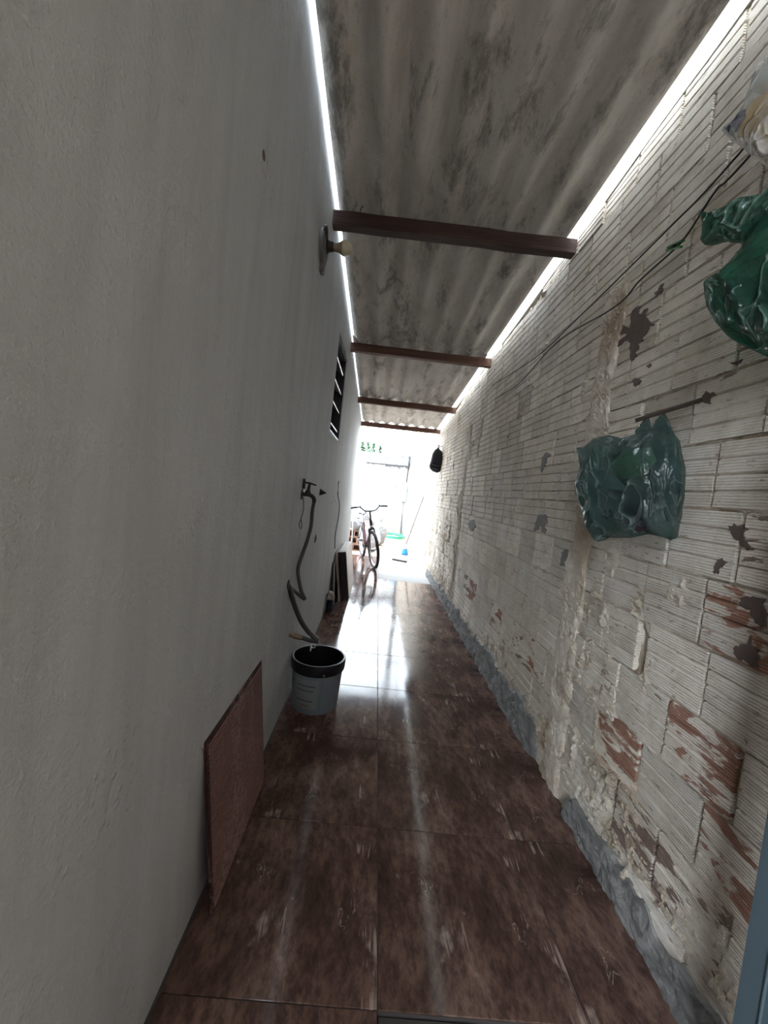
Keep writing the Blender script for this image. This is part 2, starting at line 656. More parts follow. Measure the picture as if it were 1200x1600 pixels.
M['packwhite'] = simple('white_printed_pack', (.58, .57, .53), .4, 0, .15, 12)
M['packblue'] = simple('navy_print', (.03, .03, .07), .4)
M['bagitem_pale'] = simple('pale_green_contents', (.22, .34, .20), .7, 0, .5, 25)
M['bagitem_grey'] = simple('grey_contents', (.26, .30, .30), .6, 0, .25, 14)
M['bagitem_plum'] = simple('plum_contents', (.045, .022, .035), .6, 0, .2, 14)
M['clip'] = simple('green_peg_plastic', (.012, .13, .018), .4)
M['wire'] = simple('dark_clothes_wire', (.012, .011, .011), .6)
M['capcloth'] = simple('black_cap_cloth', (.018, .019, .024), .95, 0, .25, 30, .3)
M['capseam'] = simple('grey_cap_piping', (.09, .09, .10), .9)
M['rubber'] = simple('black_tyre_rubber', (.022, .021, .024), .8)
M['chrome'] = simple('bike_steel', (.45, .45, .47), .35, .9, .05)
M['frame'] = simple('maroon_bike_enamel', (.085, .022, .035), .35, .1)
M['bikeblack'] = simple('black_bike_enamel', (.020, .019, .022), .35)
M['meterbox'] = simple('pale_blue_meter_box', (.25, .40, .50), .5, 0, .06, 4)
M['grey_pipe'] = simple('grey_conduit', (.20, .20, .205), .5)
M['pole'] = simple('grey_concrete_pole', (.36, .35, .34), .9, 0, .15, 3)
M['leaf'] = simple('green_foliage', (.045, .11, .05), .7, 0, .5, 8)
M['trunk'] = simple('tree_bark', (.12, .09, .07), .9)
M['greenhose'] = simple('green_garden_hose', (.02, .30, .15), .4)
M['bluebrush'] = simple('blue_broom_bristle', (.02, .22, .52), .6)
M['broomstick'] = simple('grey_brown_stick', (.13, .10, .092), .6)
M['claybrick'] = simple('clay_rubble_brick', (.24, .14, .10), .9, 0, .35, 12)
M['sack'] = simple('pale_woven_sack', (.45, .45, .47), .8, 0, .15, 12, .4)
M['tarp'] = simple('grey_folded_tarp', (.22, .22, .225), .7, 0, .25, 8, .4)
M['crate'] = m_wood('pale_crate_wood', (.30, .23, .165), (.44, .35, .265))
M['louvreglass'] = None
_t = NT('frosted_louvre_glass')
_t.set((.60, .66, .66), .22)
_t.b.inputs['Transmission Weight'].default_value = .45
M['louvreglass'] = _t.m

# ================================================================== SETTING
ROOF0, SLOPE = 5.3629 * TILE, -.0763          # underside of beams
BEAMS = [-2.610, .650, 2.286, 3.920, 5.592, 6.920]  # first one unseen, added to carry the roof behind the camera
BH, BW = .076, .062
roof_z = lambda y: ROOF0 + SLOPE * y           # bottom of beams
XSEAM = -.062
WAVE, AMP = .177, .0235

# ---- ground below everything
g = MB().slab((-40, -30, -.30), (40, 60, -.12))
tag(g.build('ground', M['earth']), kind='structure')

# ---- floor: mortar bed with tiles as children
Y0, X0 = 1.7076 * TILE, .2570 * TILE
floor = MB().slab((XL - .15, -1.2, -.12), (X0, 7.80, -.0035)).slab((X0, Y0, -.12), (XR + .12, Y0 + 9 * TILE, -.0035)).build('floor', M['grout'])
tag(floor, kind='structure')
tmesh = {}


def tile(col, row):
    x0 = X0 + (col - 1) * TILE
    w = TILE - .003
    ww = w if col < 2 else XR + .01 - x0
    y0 = Y0 + row * TILE
    d = w
    if col == 0 and row == 12:
        d = 7.80 - y0
    if row == -6:
        d = w
    key = (col == 2, round(d, 3))
    if key not in tmesh:
        tmesh[key] = MB().box((0, 0, -.005), (ww, d, .010), None, .0011).build('tile', M['tile'])
        o = tmesh[key]
    else:
        o = tmesh[key].copy(); COL.objects.link(o)
    o.parent = floor
    o.location = (x0 + .0015 + ww / 2, y0 + .0015 + d / 2, 0)
    o.rotation_euler = (rng.gauss(0, .0011), rng.gauss(0, .0011), 0)


for r_ in range(-5, 13):
    tile(0, r_)
for r_ in range(0, 9):
    tile(1, r_)
    tile(2, r_)

# dark doorstep at the camera's side of the tiles, on the brick side
th = MB().slab((X0 + .004, -1.2, -.12), (XR + .12, Y0 - .004, -.012)).build('floor_doorstep', M['doorstep'])
tag(th, kind='structure')
# concrete apron and yard beyond the tiles
ap = MB().slab((X0 + .002, Y0 + 9 * TILE + .002, -.12), (XR + .12, 7.86, -.006)).build('floor_concrete', M['concrete'])
tag(ap, kind='structure')
yd = MB().slab((-9, 7.872, -.12), (XR + .2, 13.1, -.012)).slab((-9, 7.0, -.12), (XL - .15, 7.872, -.012)).build('floor_yard', M['yard'])
tag(yd, kind='structure')

# ---- plastered wall with a louvred window
WY0, WY1, WZ0, WZ1 = 3.06, 3.735, 1.715, 2.465
LWE = 6.95
HFRONT = -1.0                                   # unseen house corner behind the camera, placed to let side light in
wl = MB()
T_ = .16
wl.slab((XL - T_, HFRONT, -.1), (XL, WY0, 3.6))
wl.slab((XL - T_, WY1, -.1), (XL, LWE, 3.6))
wl.slab((XL - T_, WY0, -.1), (XL, WY1, WZ0))
wl.slab((XL - T_, WY0, WZ1), (XL, WY1, 3.6))
wall_left = tag(wl.build('wall_left', M['plaster']), kind='structure')
# the house behind it
hs = MB()
hs.slab((-6, LWE - .16, -.1), (XL - T_, LWE, 3.6))
hs.slab((-6, HFRONT, 3.5), (XL - T_, LWE - .16, 3.6))
hs.slab((-6.16, HFRONT, -.1), (-6, LWE, 3.6))
hs.slab((-6, HFRONT, -.1), (XL - T_, HFRONT + .16, 3.6))
tag(hs.build('wall_house', M['plaster']), kind='structure')
# partition close behind the window, keeps the room dark
tag(MB().slab((-2.2, HFRONT + .16, -.1), (-2.1, LWE - .16, 3.5)).build('wall_partition', M['darkroom']), kind='structure')

# small scars in the plaster
for (x, y, s_) in ((412, 243, .013), (518, 785.5, .010), (523.5, 783.5, .010)):
    p = px(x, y, 0, XL)
    MB().lathe([(.0, -.002), (s_ * .9, -.001), (s_, .001), (s_ * .5, .0025)], p, (1, 0, 0), 9).build('plaster_chip', M['mud'], wall_left)
p0, p1 = px(493.5, 835, 0, XL + .002), px(491.5, 848, 0, XL + .002)
MB().tube([p0, p0.lerp(p1, .5), p1], [.003, .012, .005], 6).build('plaster_chip', M['mud'], wall_left)

# ---- window
win = empty('window_1', (XL, (WY0 + WY1) / 2, WZ0))
tag(win, kind='structure')
d_ = .115
fr = MB()
for (a, b) in (((WY0, WZ0), (WY0 + .02, WZ1)), ((WY1 - .02, WZ0), (WY1, WZ1)), ((WY0, WZ0), (WY1, WZ0 + .02)), ((WY0, WZ1 - .02), (WY1, WZ1))):
    fr.slab((XL - d_, a[0], a[1]), (XL - .004, b[0], b[1]), .002)
fr.build('window_frame', M['navy'], win)
nl = 4
for i in range(nl):
    z = WZ0 + .115 + i * .172
    rot = Matrix.Rotation(math.radians(38), 3, 'Y')
    MB().box((XL - .062, (WY0 + WY1) / 2, z), (.115, WY1 - WY0 - .06, .012), rot, .003).build('louvre', M['louvreglass'], win)
for y in (WY0 + .024, WY1 - .024):
    b = MB()
    b.slab((XL - .075, y - .004, WZ0 + .02), (XL - .055, y + .004, WZ1 - .02))
    b.build('louvre_rail', M['navy'], win)

# ---- brick wall: mortar relief, bricks as children
RW_TOP = lambda y: (roof_z(y) + .094) if y < 7.0 else 2.215 + (y - 7) * .022
CZ0, CH, BL = -.025, .197, .247
N1, N2_, N3 = Noise2(1), Noise2(2), Noise2(3)
phase = {}
prnd = random.Random(21)
for k in range(0, 17):
    phase[k] = prnd.uniform(0, .05) + (.125 if k % 2 else 0)
phase[5] = 1.112 % BL
phase[4] = 1.068 % BL
phase[3] = 1.182 % BL


# open cracks between bricks: (y from, y to, z from, z to)
CRACKS = [(4.385, 4.405, .15, .80), (4.405, 4.435, 1.75, 2.05), (3.985, 4.02, 1.80, 2.02)]
for ax_, ay_, bx_, by_ in ((956, 1297, 965, 1213), (1174, 865, 1181, 883), (1093, 958, 1098, 927), (995, 1006, 1004, 974)):
    A_, B_ = px(ax_, ay_, 0, BX), px(bx_, by_, 0, BX)
    ym = (A_.y + B_.y) / 2
    CRACKS.append((ym - .009, ym + .009, min(A_.z, B_.z), max(A_.z, B_.z)))


def joint_mask(Y, Z):
    k = np.floor((Z - CZ0) / CH).astype(int)
    fz = (Z - CZ0) / CH - k
    ph = np.array([phase[min(max(i, 0), 16)] for i in range(0, 18)])
    kk = np.clip(k, 0, 16)
    fy = (Y - ph[kk]) / BL
    fy = fy - np.floor(fy)
    dz = np.minimum(fz, 1 - fz) * CH
    dy = np.minimum(fy, 1 - fy) * BL
    return np.clip(1 - dy / .014, 0, 1), np.clip(1 - dz / .014, 0, 1)


def relief(Y, Z):
    """height of mortar and plaster above the brick face (metres, + = into the passage)"""
    n = N1.fbm(Y * 9, Z * 9, 3); f = N2_.fbm(Y * 42, Z * 42, 3); b = N3.fbm(Y * 2.1 + 3, Z * 2.1, 3)
    jy, jz = joint_mask(Y, Z)
    f2 = N3.fbm(Y * 105, Z * 105, 2)
    h = -.016 + jz * (.013 + .026 * (n - .46)) + jy * (1 - jz) * (.003 + .045 * (n - .50)) + .008 * (f - .5) + .005 * (f2 - .5)
    # smeared render: beside the column, over the far stretch, along the foot
    col = np.exp(-((Y - 1.66) / .40) ** 2) * np.where(Y < 1.75, 1, .45) * np.clip((1.75 - Z) / .5, 0, 1)
    farp = np.clip((Y - 4.45) / .2, 0, 1) * np.clip((1.55 - Z) / .5, 0, 1)
    foot = np.clip((.40 - Z) / .25, 0, 1)
    cover = .85 * col + .8 * farp + .75 * foot + 1.5 * (b - .56)
    rag = N1.fbm(Y * 14 + 9, Z * 8, 4)
    m = np.clip((cover + (rag - .5) * 2.2 - .48) * 3.5, 0, 1)
    h = h + m * (.015 + .020 * (f - .5) + .010 * (n - .5) + .010 * (f2 - .5))
    for (ya, yb, za, zb) in CRACKS:
        h = np.where((Y > ya - .003) & (Y < yb + .003) & (Z > za) & (Z < zb), -.029, h)
    return h


def wall_skin(y0, y1, step, ztop=3.0):
    ny = int((y1 - y0) / step) + 1; nz = int((ztop + .05) / step) + 1
    y = np.linspace(y0, y1, ny); t = np.linspace(0, 1, nz)
    Y, Tt = np.meshgrid(y, t, indexing='ij')
    top = np.array([RW_TOP(v) for v in y])
    top = top + .018 * (N2_.fbm(y * 6, y * 0 + .3, 3) - .5)
    Z = -.05 + Tt * (top[:, None] + .05)
    Xx = BX - relief(Y, Z)
    return np.stack([Xx, Y, Z], -1).reshape(-1, 3), ny, nz


wr = MB()
for (a, b, s_) in ((-.2, .5, .02), (.5, 2.4, .008), (2.4, 4.6, .014), (4.6, 7.0, .022), (7.0, 13.05, .06)):
    pts, ny, nz = wall_skin(a, b, s_)
    wr.quad_grid(pts, ny, nz)
# body of the wall behind the relief
for (a, b) in ((-1.2, .65), (.65, 2.3), (2.3, 3.9), (3.9, 5.6), (5.6, 7.0), (7.0, 10), (10, 13.05)):
    q = len(wr.v)
    za, zb = RW_TOP(a) - .02, RW_TOP(min(b, 6.999) if b <= 7 else b) - .02
    x0, x1 = BX + .03, BX + .14
    wr.v += [(x0, a, -.1), (x1, a, -.1), (x1, b, -.1), (x0, b, -.1), (x0, a, za), (x1, a, za), (x1, b, zb), (x0, b, zb)]
    wr.f += [tuple(q + i for i in f_) for f_ in ((0, 3, 2, 1), (4, 5, 6, 7), (0, 1, 5, 4), (1, 2, 6, 5), (2, 3, 7, 6), (3, 0, 4, 7))]
wall_right = tag(wr.build('wall_right', M['mortar']), kind='structure')


def brick_profile(h, variant):
    hh = h / 2
    z = [-hh]; x = [0]
    pr = [(-hh, 0)]
    nb = 4
    w = h / nb
    for i in range(1, nb):
        c = -hh + i * w + (variant - 1) * .002 * (i - 2)
        pr += [(c - .005, 0), (c, .0075 + .0015 * ((variant + i) % 2)), (c + .005, 0)]
    pr += [(hh, 0)]
    return pr


def brick_geo(mb, cx, cy, cz, L, H, variant, tilt=0):
    pr = brick_profile(H, variant)
    b = len(mb.v)
    for sy in (-1, 1):
        for (z, x) in pr:
            mb.v.append((cx + x + tilt * sy, cy + sy * L / 2, cz + z))
        mb.v.append((cx + .05, cy + sy * L / 2, cz + H / 2))
        mb.v.append((cx + .05, cy + sy * L / 2, cz - H / 2))
    n = len(pr) + 2
    for i in range(n - 3):
        mb.f.append((b + i, b + i + 1, b + n + i + 1, b + n + i))
    mb.f.append((b + n - 3, b + n - 2, b + 2 * n - 2, b + 2 * n - 3))
    mb.f.append((b + n - 1, b, b + n, b + 2 * n - 1))
    mb.f.append(tuple(b + i for i in range(n))[::-1])
    mb.f.append(tuple(b + n + i for i in range(n)))


RED = [(.983, .529), (.95, 1.10), (2.84, .52), (1.397, .548), (1.18, .60), (2.05, .50), (3.508, .49)]
WORN = [(1.03, .311), (.943, .987), (1.36, .33), (.82, 1.08), (3.75, .49), (2.5, .55), (1.0, 1.25), (.75, .9)]
bricks = []
for k in range(0, 16):
    z0 = CZ0 + k * CH
    n0 = int(math.floor((.30 - phase[k]) / BL))
    for i in range(n0, 60):
        y0 = phase[k] + i * BL
        y1 = y0 + BL
        if y0 > 12.9:
            break
        z1 = z0 + CH
        top = RW_TOP((y0 + y1) / 2) - .012
        a, b = max(z0 + .005, .0), min(z1 - .005, top)
        if b - a < .05:
            continue
        ya, yb = y0 + .007, y1 - .007
        for (ca, cb, za, zb) in CRACKS:
            if ca < yb and cb > ya and min(zb, b) - max(za, a) > .06:
                if (ca - ya) > (yb - cb):
                    yb = min(yb, ca)
                else:
                    ya = max(ya, cb)
        bricks.append(((ya + yb) / 2, (a + b) / 2, yb - ya, b - a))


def shown(bk):
    d = Vector((BX, bk[0], bk[1])) - EYE
    zc = d.dot(FW)
    if zc < .05:
        return -1
    u, v = 600 + F_PX * d.dot(RT) / zc, 800 - F_PX * d.dot(UP) / zc
    inside = -60 < u < 1290 and -90 < v < 1690
    return (BX / d.length ** 3) * (1 if inside else 1e-4)


bricks.sort(key=shown, reverse=True)
bmesh_cache = {}
rest = MB()
brd = random.Random(5)
for i, (cy, cz, L, H) in enumerate(bricks):
    v = brd.randrange(3)
    jx = brd.gauss(0, .0020)
    if i < 300:
        dist = lambda q: math.hypot(q[0] - cy, q[1] - cz)
        mat = 'brick'
        if min(abs(q[0] - cy) / .125 if abs(q[1] - cz) < .1 else 9 for q in RED) < 1:
            mat = 'brick_red'
        elif min(abs(q[0] - cy) / .125 if abs(q[1] - cz) < .1 else 9 for q in WORN) < 1:
            mat = 'brick_worn'
        key = (v, round(H, 2), round(L, 3), mat)
        if key not in bmesh_cache:
            mb = MB(); brick_geo(mb, 0, 0, 0, L, H, v)
            o = mb.build('brick', M[mat])
            bmesh_cache[key] = o
        else:
            o = bmesh_cache[key].copy(); COL.objects.link(o)
        o.parent = wall_right
        o.location = (BX + jx, cy, cz)
        o.rotation_euler = (brd.gauss(0, .008), 0, brd.gauss(0, .008))
    else:
        brick_geo(rest, BX + jx, cy, cz, L, H, v, brd.gauss(0, .001))
tag(rest.build('brick_rest', M['brick'], wall_right), kind='stuff')


def column(y0, y1, zt, proud, seed, nm='plaster_column', mat='mortar_pale', rough=.006, z_lo=0.0):
    """rough vertical strip of render standing proud of the bricks"""
    nn = Noise2(seed)
    ny, nz = 21, int((zt - z_lo) / .012)
    m = MB(); pts = []
    for i in range(ny):
        for j in range(nz):
            z = z_lo + (zt - z_lo) * j / (nz - 1)
            w = (nn.fbm(np.array([z * 8.]), np.array([1.5]), 3)[0] - .5) * .12
            w2 = (nn.fbm(np.array([z * 10.]), np.array([9.5]), 3)[0] - .5) * .12
            t = i / (ny - 1)
            y = (y0 + w) * (1 - t) + (y1 + w2) * t
            e = min(1, min(t, 1 - t) * 7) * min(1, (zt - z) / .05 + .05)
            pz = proud * (1.0 - .45 * min(1, max(0, (z - .9) / .6)))
            hgt = pz * (e ** .8) + rough * (nn.fbm(np.array([y * 45]), np.array([z * 22]), 3)[0] - .5) + rough * .8 * (nn(np.array([y * 130]), np.array([z * 90]))[0] - .5) - .012 * (e < .01)
            pts.append((BX - hgt, y, z))
    m.quad_grid(pts, ny, nz)
    return m.build(nm, M[mat], wall_right, smooth=False)


column(1.73, 1.915, 2.32, .017, 11, rough=.012)
column(4.46, 4.58, 2.20, .010, 12, rough=.008)


def splat(pixels, mat, name='mud_patch', h=.004):
    rr = random.Random(int(pixels[0][0] * 10))
    pp = []
    n = len(pixels)
    for i in range(n):
        (xa, ya), (xb, yb) = pixels[i], pixels[(i + 1) % n]
        L = math.hypot(xb - xa, yb - ya)
        for k in range(4):
            t = k / 4
            g_ = 0 if k == 0 else L * .11
            pp.append((xa + (xb - xa) * t + rr.gauss(0, g_), ya + (yb - ya) * t + rr.gauss(0, g_)))
    pts = [px(x, y, 0, BX - .001) for (x, y) in pp]
    c = sum(pts, Vector()) / len(pts)
    m = MB()
    b = len(m.v)
    m.v.append(tuple(c - Vector((h, 0, 0))))
    n = len(pts)
    for p in pts:
        q = c.lerp(p, .86); q.x -= h * .8
        m.v.append(tuple(q))
    for p in pts:
        q = Vector(p); q.x += .012
        m.v.append(tuple(q))
    for i in range(n):
        j = (i + 1) % n
        m.f.append((b, b + 1 + i, b + 1 + j))
        m.f.append((b + 1 + i, b + 1 + n + i, b + 1 + n + j, b + 1 + j))
    return m.build(name, M[mat], wall_right)


sc6 = lambda L: [(880 + x / 3.75, 380 + y / 3.75) for (x, y) in L]
splat(sc6([(405, 380), (430, 355), (455, 372), (450, 395), (478, 405), (490, 365), (512, 360), (500, 420), (530, 455), (560, 470), (520, 490), (500, 540), (475, 575),
           (455, 620), (430, 690), (405, 725), (390, 690), (398, 600), (378, 565), (340, 600), (310, 620), (305, 590), (370, 560), (368, 530), (325, 545), (320, 500), (340, 470), (350, 505), (390, 495), (405, 450)]), 'mud')
splat(sc6([(530, 300), (560, 262), (580, 235), (598, 228), (596, 262), (580, 290), (555, 310)]), 'mud')
splat(sc6([(410, 795), (440, 790), (470, 808), (450, 832), (415, 840)]), 'mud')
splat(sc6([(490, 715), (520, 705), (522, 728), (500, 735)]), 'mud')
splat(sc6([(975, 700), (1020, 688), (1058, 676), (1040, 705), (990, 712)]), 'mud')
splat(sc6([(815, 890), (890, 868), (860, 915), (865, 945), (820, 935)]), 'mud')
sf = lambda L: [(640 + x / 4.2857, 600 + y / 4.2857) for (x, y) in L]
splat(sf([(890, 485), (925, 450), (950, 465), (925, 500), (905, 560), (880, 598), (878, 560)]), 'smudge')
splat(sf([(860, 870), (915, 865), (930, 920), (900, 950), (925, 985), (905, 1010), (880, 950), (825, 990), (840, 920)]), 'smudge')
splat(sf([(1010, 1120), (1060, 1100), (1090, 1130), (1080, 1180), (1100, 1215), (1070, 1250), (1050, 1215), (1000, 1220)]), 'smudge')
splat(sf([(400, 920), (430, 905), (440, 960), (415, 990), (395, 960)]), 'smudge')
s5 = lambda L: [(850 + x / 3.2, 1100 + y / 3.2) for (x, y) in L]
s4 = lambda L: [(880 + x / 3.75, 820 + y / 3.75) for (x, y) in L]
# stretches where paint came off in steps, baring brown clay
splat(s4([(1075, 408), (1130, 415), (1200, 430), (1200, 620), (1130, 590), (1100, 540), (1050, 480), (1020, 455)]), 'mud', 'bare_patch', .002)
splat(s4([(985, 720), (1060, 700), (1100, 630), (1105, 700), (1160, 770), (1150, 850), (1110, 845), (1060, 800), (1000, 770)]), 'mud', 'bare_patch', .002)
splat(s4([(960, 0), (1000, -20), (1070, 20), (1060, 60), (1085, 110), (1110, 150), (1080, 160), (1040, 110), (985, 60)]), 'mud', 'bare_patch', .002)
splat(s4([(905, 205), (940, 185), (955, 230), (920, 260), (905, 300), (870, 285)]), 'mud', 'bare_patch', .002)


# grey cement skirting at the foot of the bricks
def skirting(y0, y1, step, seed, hfun):
    nn = Noise2(seed)
    ny = int((y1 - y0) / step) + 1; nz = 16
    pts = []
    for i in range(ny):
        y = y0 + (y1 - y0) * i / (ny - 1)
        e = min(1, min(i, ny - 1 - i) / 3 + .1)
        top = hfun(y) * (.45 + 1.0 * nn.fbm(np.array([y * 7]), np.array([.5]), 3)[0]) * (.4 + .6 * e)
        for j in range(nz):
            t = j / (nz - 1)
            z = -.01 + t * top
            r = nn.fbm(np.array([y * 18]), np.array([z * 26]), 4)[0] - .5 + .25 * (nn(np.array([y * 90]), np.array([z * 90]))[0] - .5)
            x = XR - .004 - .016 * (1 - t) + .030 * r * (1 - .3 * t) * e + (.03 if t > .99 else 0) + (1 - e) * .03
            pts.append((x, y, z))
    m = MB(); m.quad_grid(pts, ny, nz)
    return m


tag(skirting(-.2, 1.66, .012, 31, lambda y: .125).build('baseboard_right', M['cement']), kind='structure')
tag(skirting(1.98, 6.6, .025, 32, lambda y: .225 - .022 * (y - 2)).build('baseboard_right', M['cement']), kind='structure')

# ---- roof: corrugated sheets resting on beams
ceil = tag(empty('ceiling', (0, 3.5, roof_z(3.5) + BH)), kind='structure')


def sheet(xa, xb, ya, yb, lift_a, lift_b):
    m = MB()
    nx = max(8, int((xb - xa) / WAVE * 14)); nyv = 14
    th_ = .007

    def zz(x, y, t):
        return roof_z(y) + BH + AMP * (1 + math.cos(2 * PI * (x - XSEAM) / WAVE)) + lift_a * (1 - t) + lift_b * t
    pts = []
    for i in range(nx + 1):
        x = xa + (xb - xa) * i / nx
        for j in range(nyv + 1):
            t = j / nyv; y = ya + (yb - ya) * t
            pts.append((x, y, zz(x, y, t)))
    nv = nyv + 1
    top = [(p[0], p[1], p[2] + th_) for p in pts]
    m.v += pts + top
    K = len(pts)
    I = lambda i, j: i * nv + j
    for i in range(nx):
        for j in range(nyv):
            m.f.append((I(i, j), I(i, j + 1), I(i + 1, j + 1), I(i + 1, j)))
            m.f.append((K + I(i, j), K + I(i + 1, j), K + I(i + 1, j + 1), K + I(i, j + 1)))
    for i in range(nx):
        m.f.append((I(i, 0), I(i + 1, 0), K + I(i + 1, 0), K + I(i, 0)))
        m.f.append((I(i, nyv), K + I(i, nyv), K + I(i + 1, nyv), I(i + 1, nyv)))
    for j in range(nyv):
        m.f.append((I(0, j), K + I(0, j), K + I(0, j + 1), I(0, j + 1)))
        m.f.append((I(nx, j), I(nx, j + 1), K + I(nx, j + 1), K + I(nx, j)))
    return m.build('roof_sheet', M['roof'], ceil, smooth=True)


for (ka, kb, oa, ob, wob, la, lb) in ((0, 1, .17, .10, 0, .001, .016), (1, 3, .12, .12, .004, .001, .032), (3, 5, .050, .13, -.003, .001, .004)):  # first stretch is unseen, added behind the camera to cut sky light
    ya, yb = BEAMS[ka] - oa, BEAMS[kb] + ob
    sheet(XSEAM - .055, (.912 + wob), ya, yb, la + .008, lb + .008)
    sheet(XL + .016 + wob, XSEAM + .002, ya - .006, yb + .006, la, lb)

for i, y in enumerate(BEAMS):
    zb = roof_z(y)
    mat = M['wood_red'] if i >= 3 else M['wood']
    lab = ['dark brown roof beam furthest behind the blue-grey gate post', 'dark brown roof beam just above the blue-grey gate post',
           'thick dark brown beam under the roof sheets beside the wall lamp', 'dark brown beam below the wavy sheet ends, level with the louvred window',
           'reddish brown roof beam between the louvred window and the roof edge', 'thin reddish brown beam carrying the outer edge of the roof'][i]
    b = MB()
    n = 10
    prev = None
    pts = []
    rr = random.Random(i)
    for q in range(n + 1):
        x = XL - .035 + (BX + .06 - XL + .035) * q / n
        dy, dz = rr.gauss(0, .0015), rr.gauss(0, .0015)
        w, h = BW / 2, BH
        for (a, c) in ((-w, 0), (w, 0), (w, h), (-w, h)):
            pts.append((x, y + w + a + dy, zb + c + dz))
    b.quad_grid(pts, n + 1, 4, closed_v=True)
    b.f.append((0, 1, 2, 3)); b.f.append(tuple(n * 4 + k for k in (3, 2, 1, 0)))
    t = empty('roof_beam', (.27, y, zb))
    b.build('timber', mat, t)
    if i == 0:
        MB().slab((XL - .04, y, -.12), (XL + .03, y + .06, zb), .003).build('post', mat, t)  # unseen post holding up the added beam
    if i in (2, 3):
        hk = MB(); x = XL + .15
        hk.tube(catmull([(x, y - .004, zb + .03), (x, y - .012, zb + .06), (x + .004, y - .01, zb + .095), (x + .012, y + .01, zb + .115)], 4), .0025, 5)
        hk.build('hook_bolt', M['iron'], t)
    tag(t, lab, 'beam')

# pale rendered course that carries the brick wall up past the roof edge
cp = MB(); pts = []
for i in range(161):
    y = -2.8 + 9.8 * i / 160
    w = .012 * (N2_.fbm(np.array([y * 5]), np.array([3.3]), 3)[0] - .5)
    z = RW_TOP(y)
    for (x, zz) in ((BX - .004, z - .02 + w), (BX - .004, z + .34), (BX + .13, z + .34), (BX + .13, z - .02 + w)):
        pts.append((x, y, zz))
cp.quad_grid(pts, 161, 4, closed_v=True)
tag(cp.build('trim_1', M['coping']), kind='structure')

# ---- far wall, side wall beyond
fw_top = 2.535
fw = MB().slab((-9, 13.0, -.1), (1.6, 13.15, fw_top))
tag(fw.build('wall_far', M['farwall']), kind='structure')
tag(MB().slab((-9.15, 6, -.1), (-9, 13.15, 2.5)).build('wall_yard', M['farwall']), kind='structure')
# unseen walls added behind the camera to hold sky light off the passage
tag(MB().slab((BX + .03, -5.2, -.12), (BX + .16, -1.2, 3.3)).build('wall_back_side', M['claybrick']), kind='structure')
tag(MB().slab((XL - .1, -2.95, -.12), (1.1, -2.8, 3.1)).build('wall_back', M['plaster']), kind='structure')

# ---- blue-grey gate post in front of the bricks
dr = tag(empty('gate_post', (.823, .67, -.012)), 'blue-grey painted metal gate post standing in front of the brick wall', 'post')
MB().slab((.803, .622, -.012), (.846, .715, 2.15), .004).build('post_tube', M['bluepaint'], dr)
MB().slab((.797, .612, -.012), (.852, .725, -.004), .002).build('base_plate', M['bluepaint'], dr)
MB().slab((.7995, .664, .12), (.8035, .668, 2.0), .001).build('weld_seam', M['bluepaint'], dr)

# ================================================================== THINGS
# ---- paint bucket under the tap
BC = Vector((-.243, 2.315, 0))
bk = empty('bucket', BC)
tag(bk, 'blue-grey plastic paint bucket with a black rim standing below the hose', 'bucket')
MB().lathe([(.0, .003), (.128, .003), (.134, .0), (.136, .006), (.150, .255), (.150, .283), (.1460, .283)], BC, (0, 0, 1), 40, False).build('bucket_body', M['bucket'], bk, smooth=True)
MB().lathe([(.1492, .226), (.157, .228), (.1595, .236), (.1615, .280), (.1600, .290), (.1550, .2925), (.1475, .291), (.1450, .284)], BC, (0, 0, 1), 40, False).build('rim', M['black'], bk, smooth=True)
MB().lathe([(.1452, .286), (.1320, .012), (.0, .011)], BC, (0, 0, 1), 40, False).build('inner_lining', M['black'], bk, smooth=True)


def on_bucket(a0, a1, z0, z1, mat, name, lift=.0008, parent=bk, n=12):
    m = MB(); pts = []
    for i in range(n + 1):
        a = a0 + (a1 - a0) * i / n
        for z in (z0, z1):
            r = .136 + (.150 - .136) * (z - .006) / .249 + lift
            pts.append((BC.x + r * math.sin(a), BC.y - r * math.cos(a), BC.z + z))
    m.quad_grid(pts, n + 1, 2)
    return m.build(name, mat, parent, smooth=True)


lb = on_bucket(-1.12, .20, .035, .205, M['label_print'], 'label_panel')
on_bucket(.325, .335, .025, .222, M['ink'], 'label_seam')
for (a0, a1, z) in ((-.72, .10, .166), (-.70, .02, .138), (-.72, .04, .079)):
    on_bucket(a0, a1, z, z + .0055, M['ink'], 'label_line', .0016, lb)
on_bucket(-1.02, -.86, .175, .181, M['ink'], 'label_line', .0016, lb)
on_bucket(-.50, -.10, .045, .060, M['smudge'], 'label_line', .0016, lb)
MB().lathe([(0, 0), (.006, 0), (.006, .003), (.0, .004)], BC + Vector((.055, -.1515, .243)), (.3, -1, 0), 10).build('rim_stud', M['label_print'], bk)

# ---- tap with its hose
tp = px(472, 772, 0, XL)
tap = empty('wall_tap', tp)
tag(tap, 'dark old metal garden tap with a T handle fixed to the plastered wall', 'tap')
nn = MB(); nn.lathe([(.030, -.004), (.030, .003), (.022, .006), (.013, .007)], tp, (1, 0, 0), 14)
nn.build('wall_flange', M['iron'], tap, smooth=True)
b = MB(); b.tube(catmull([tp, tp + Vector((.030, 0, .001)), tp + Vector((.052, .004, -.004)), tp + Vector((.066, .010, -.020)), tp + Vector((.068, .012, -.036))], 4), .0115, 10)
b.lathe([(.014, 0), (.016, .012), (.010, .022), (.0075, .050), (.006, .060)], tp + Vector((.030, 0, .004)), (.12, 0, 1), 12)
b.build('tap_body', M['iron'], tap, smooth=True)
hd = tp + Vector((.037, 0, .062))
b = MB(); b.tube([hd + Vector((-.034, -.006, .004)), hd + Vector((0, 0, .002)), hd + Vector((.034, .012, -.006))], [.004, .006, .004], 8)
b.build('tap_handle', M['iron'], tap, smooth=True)
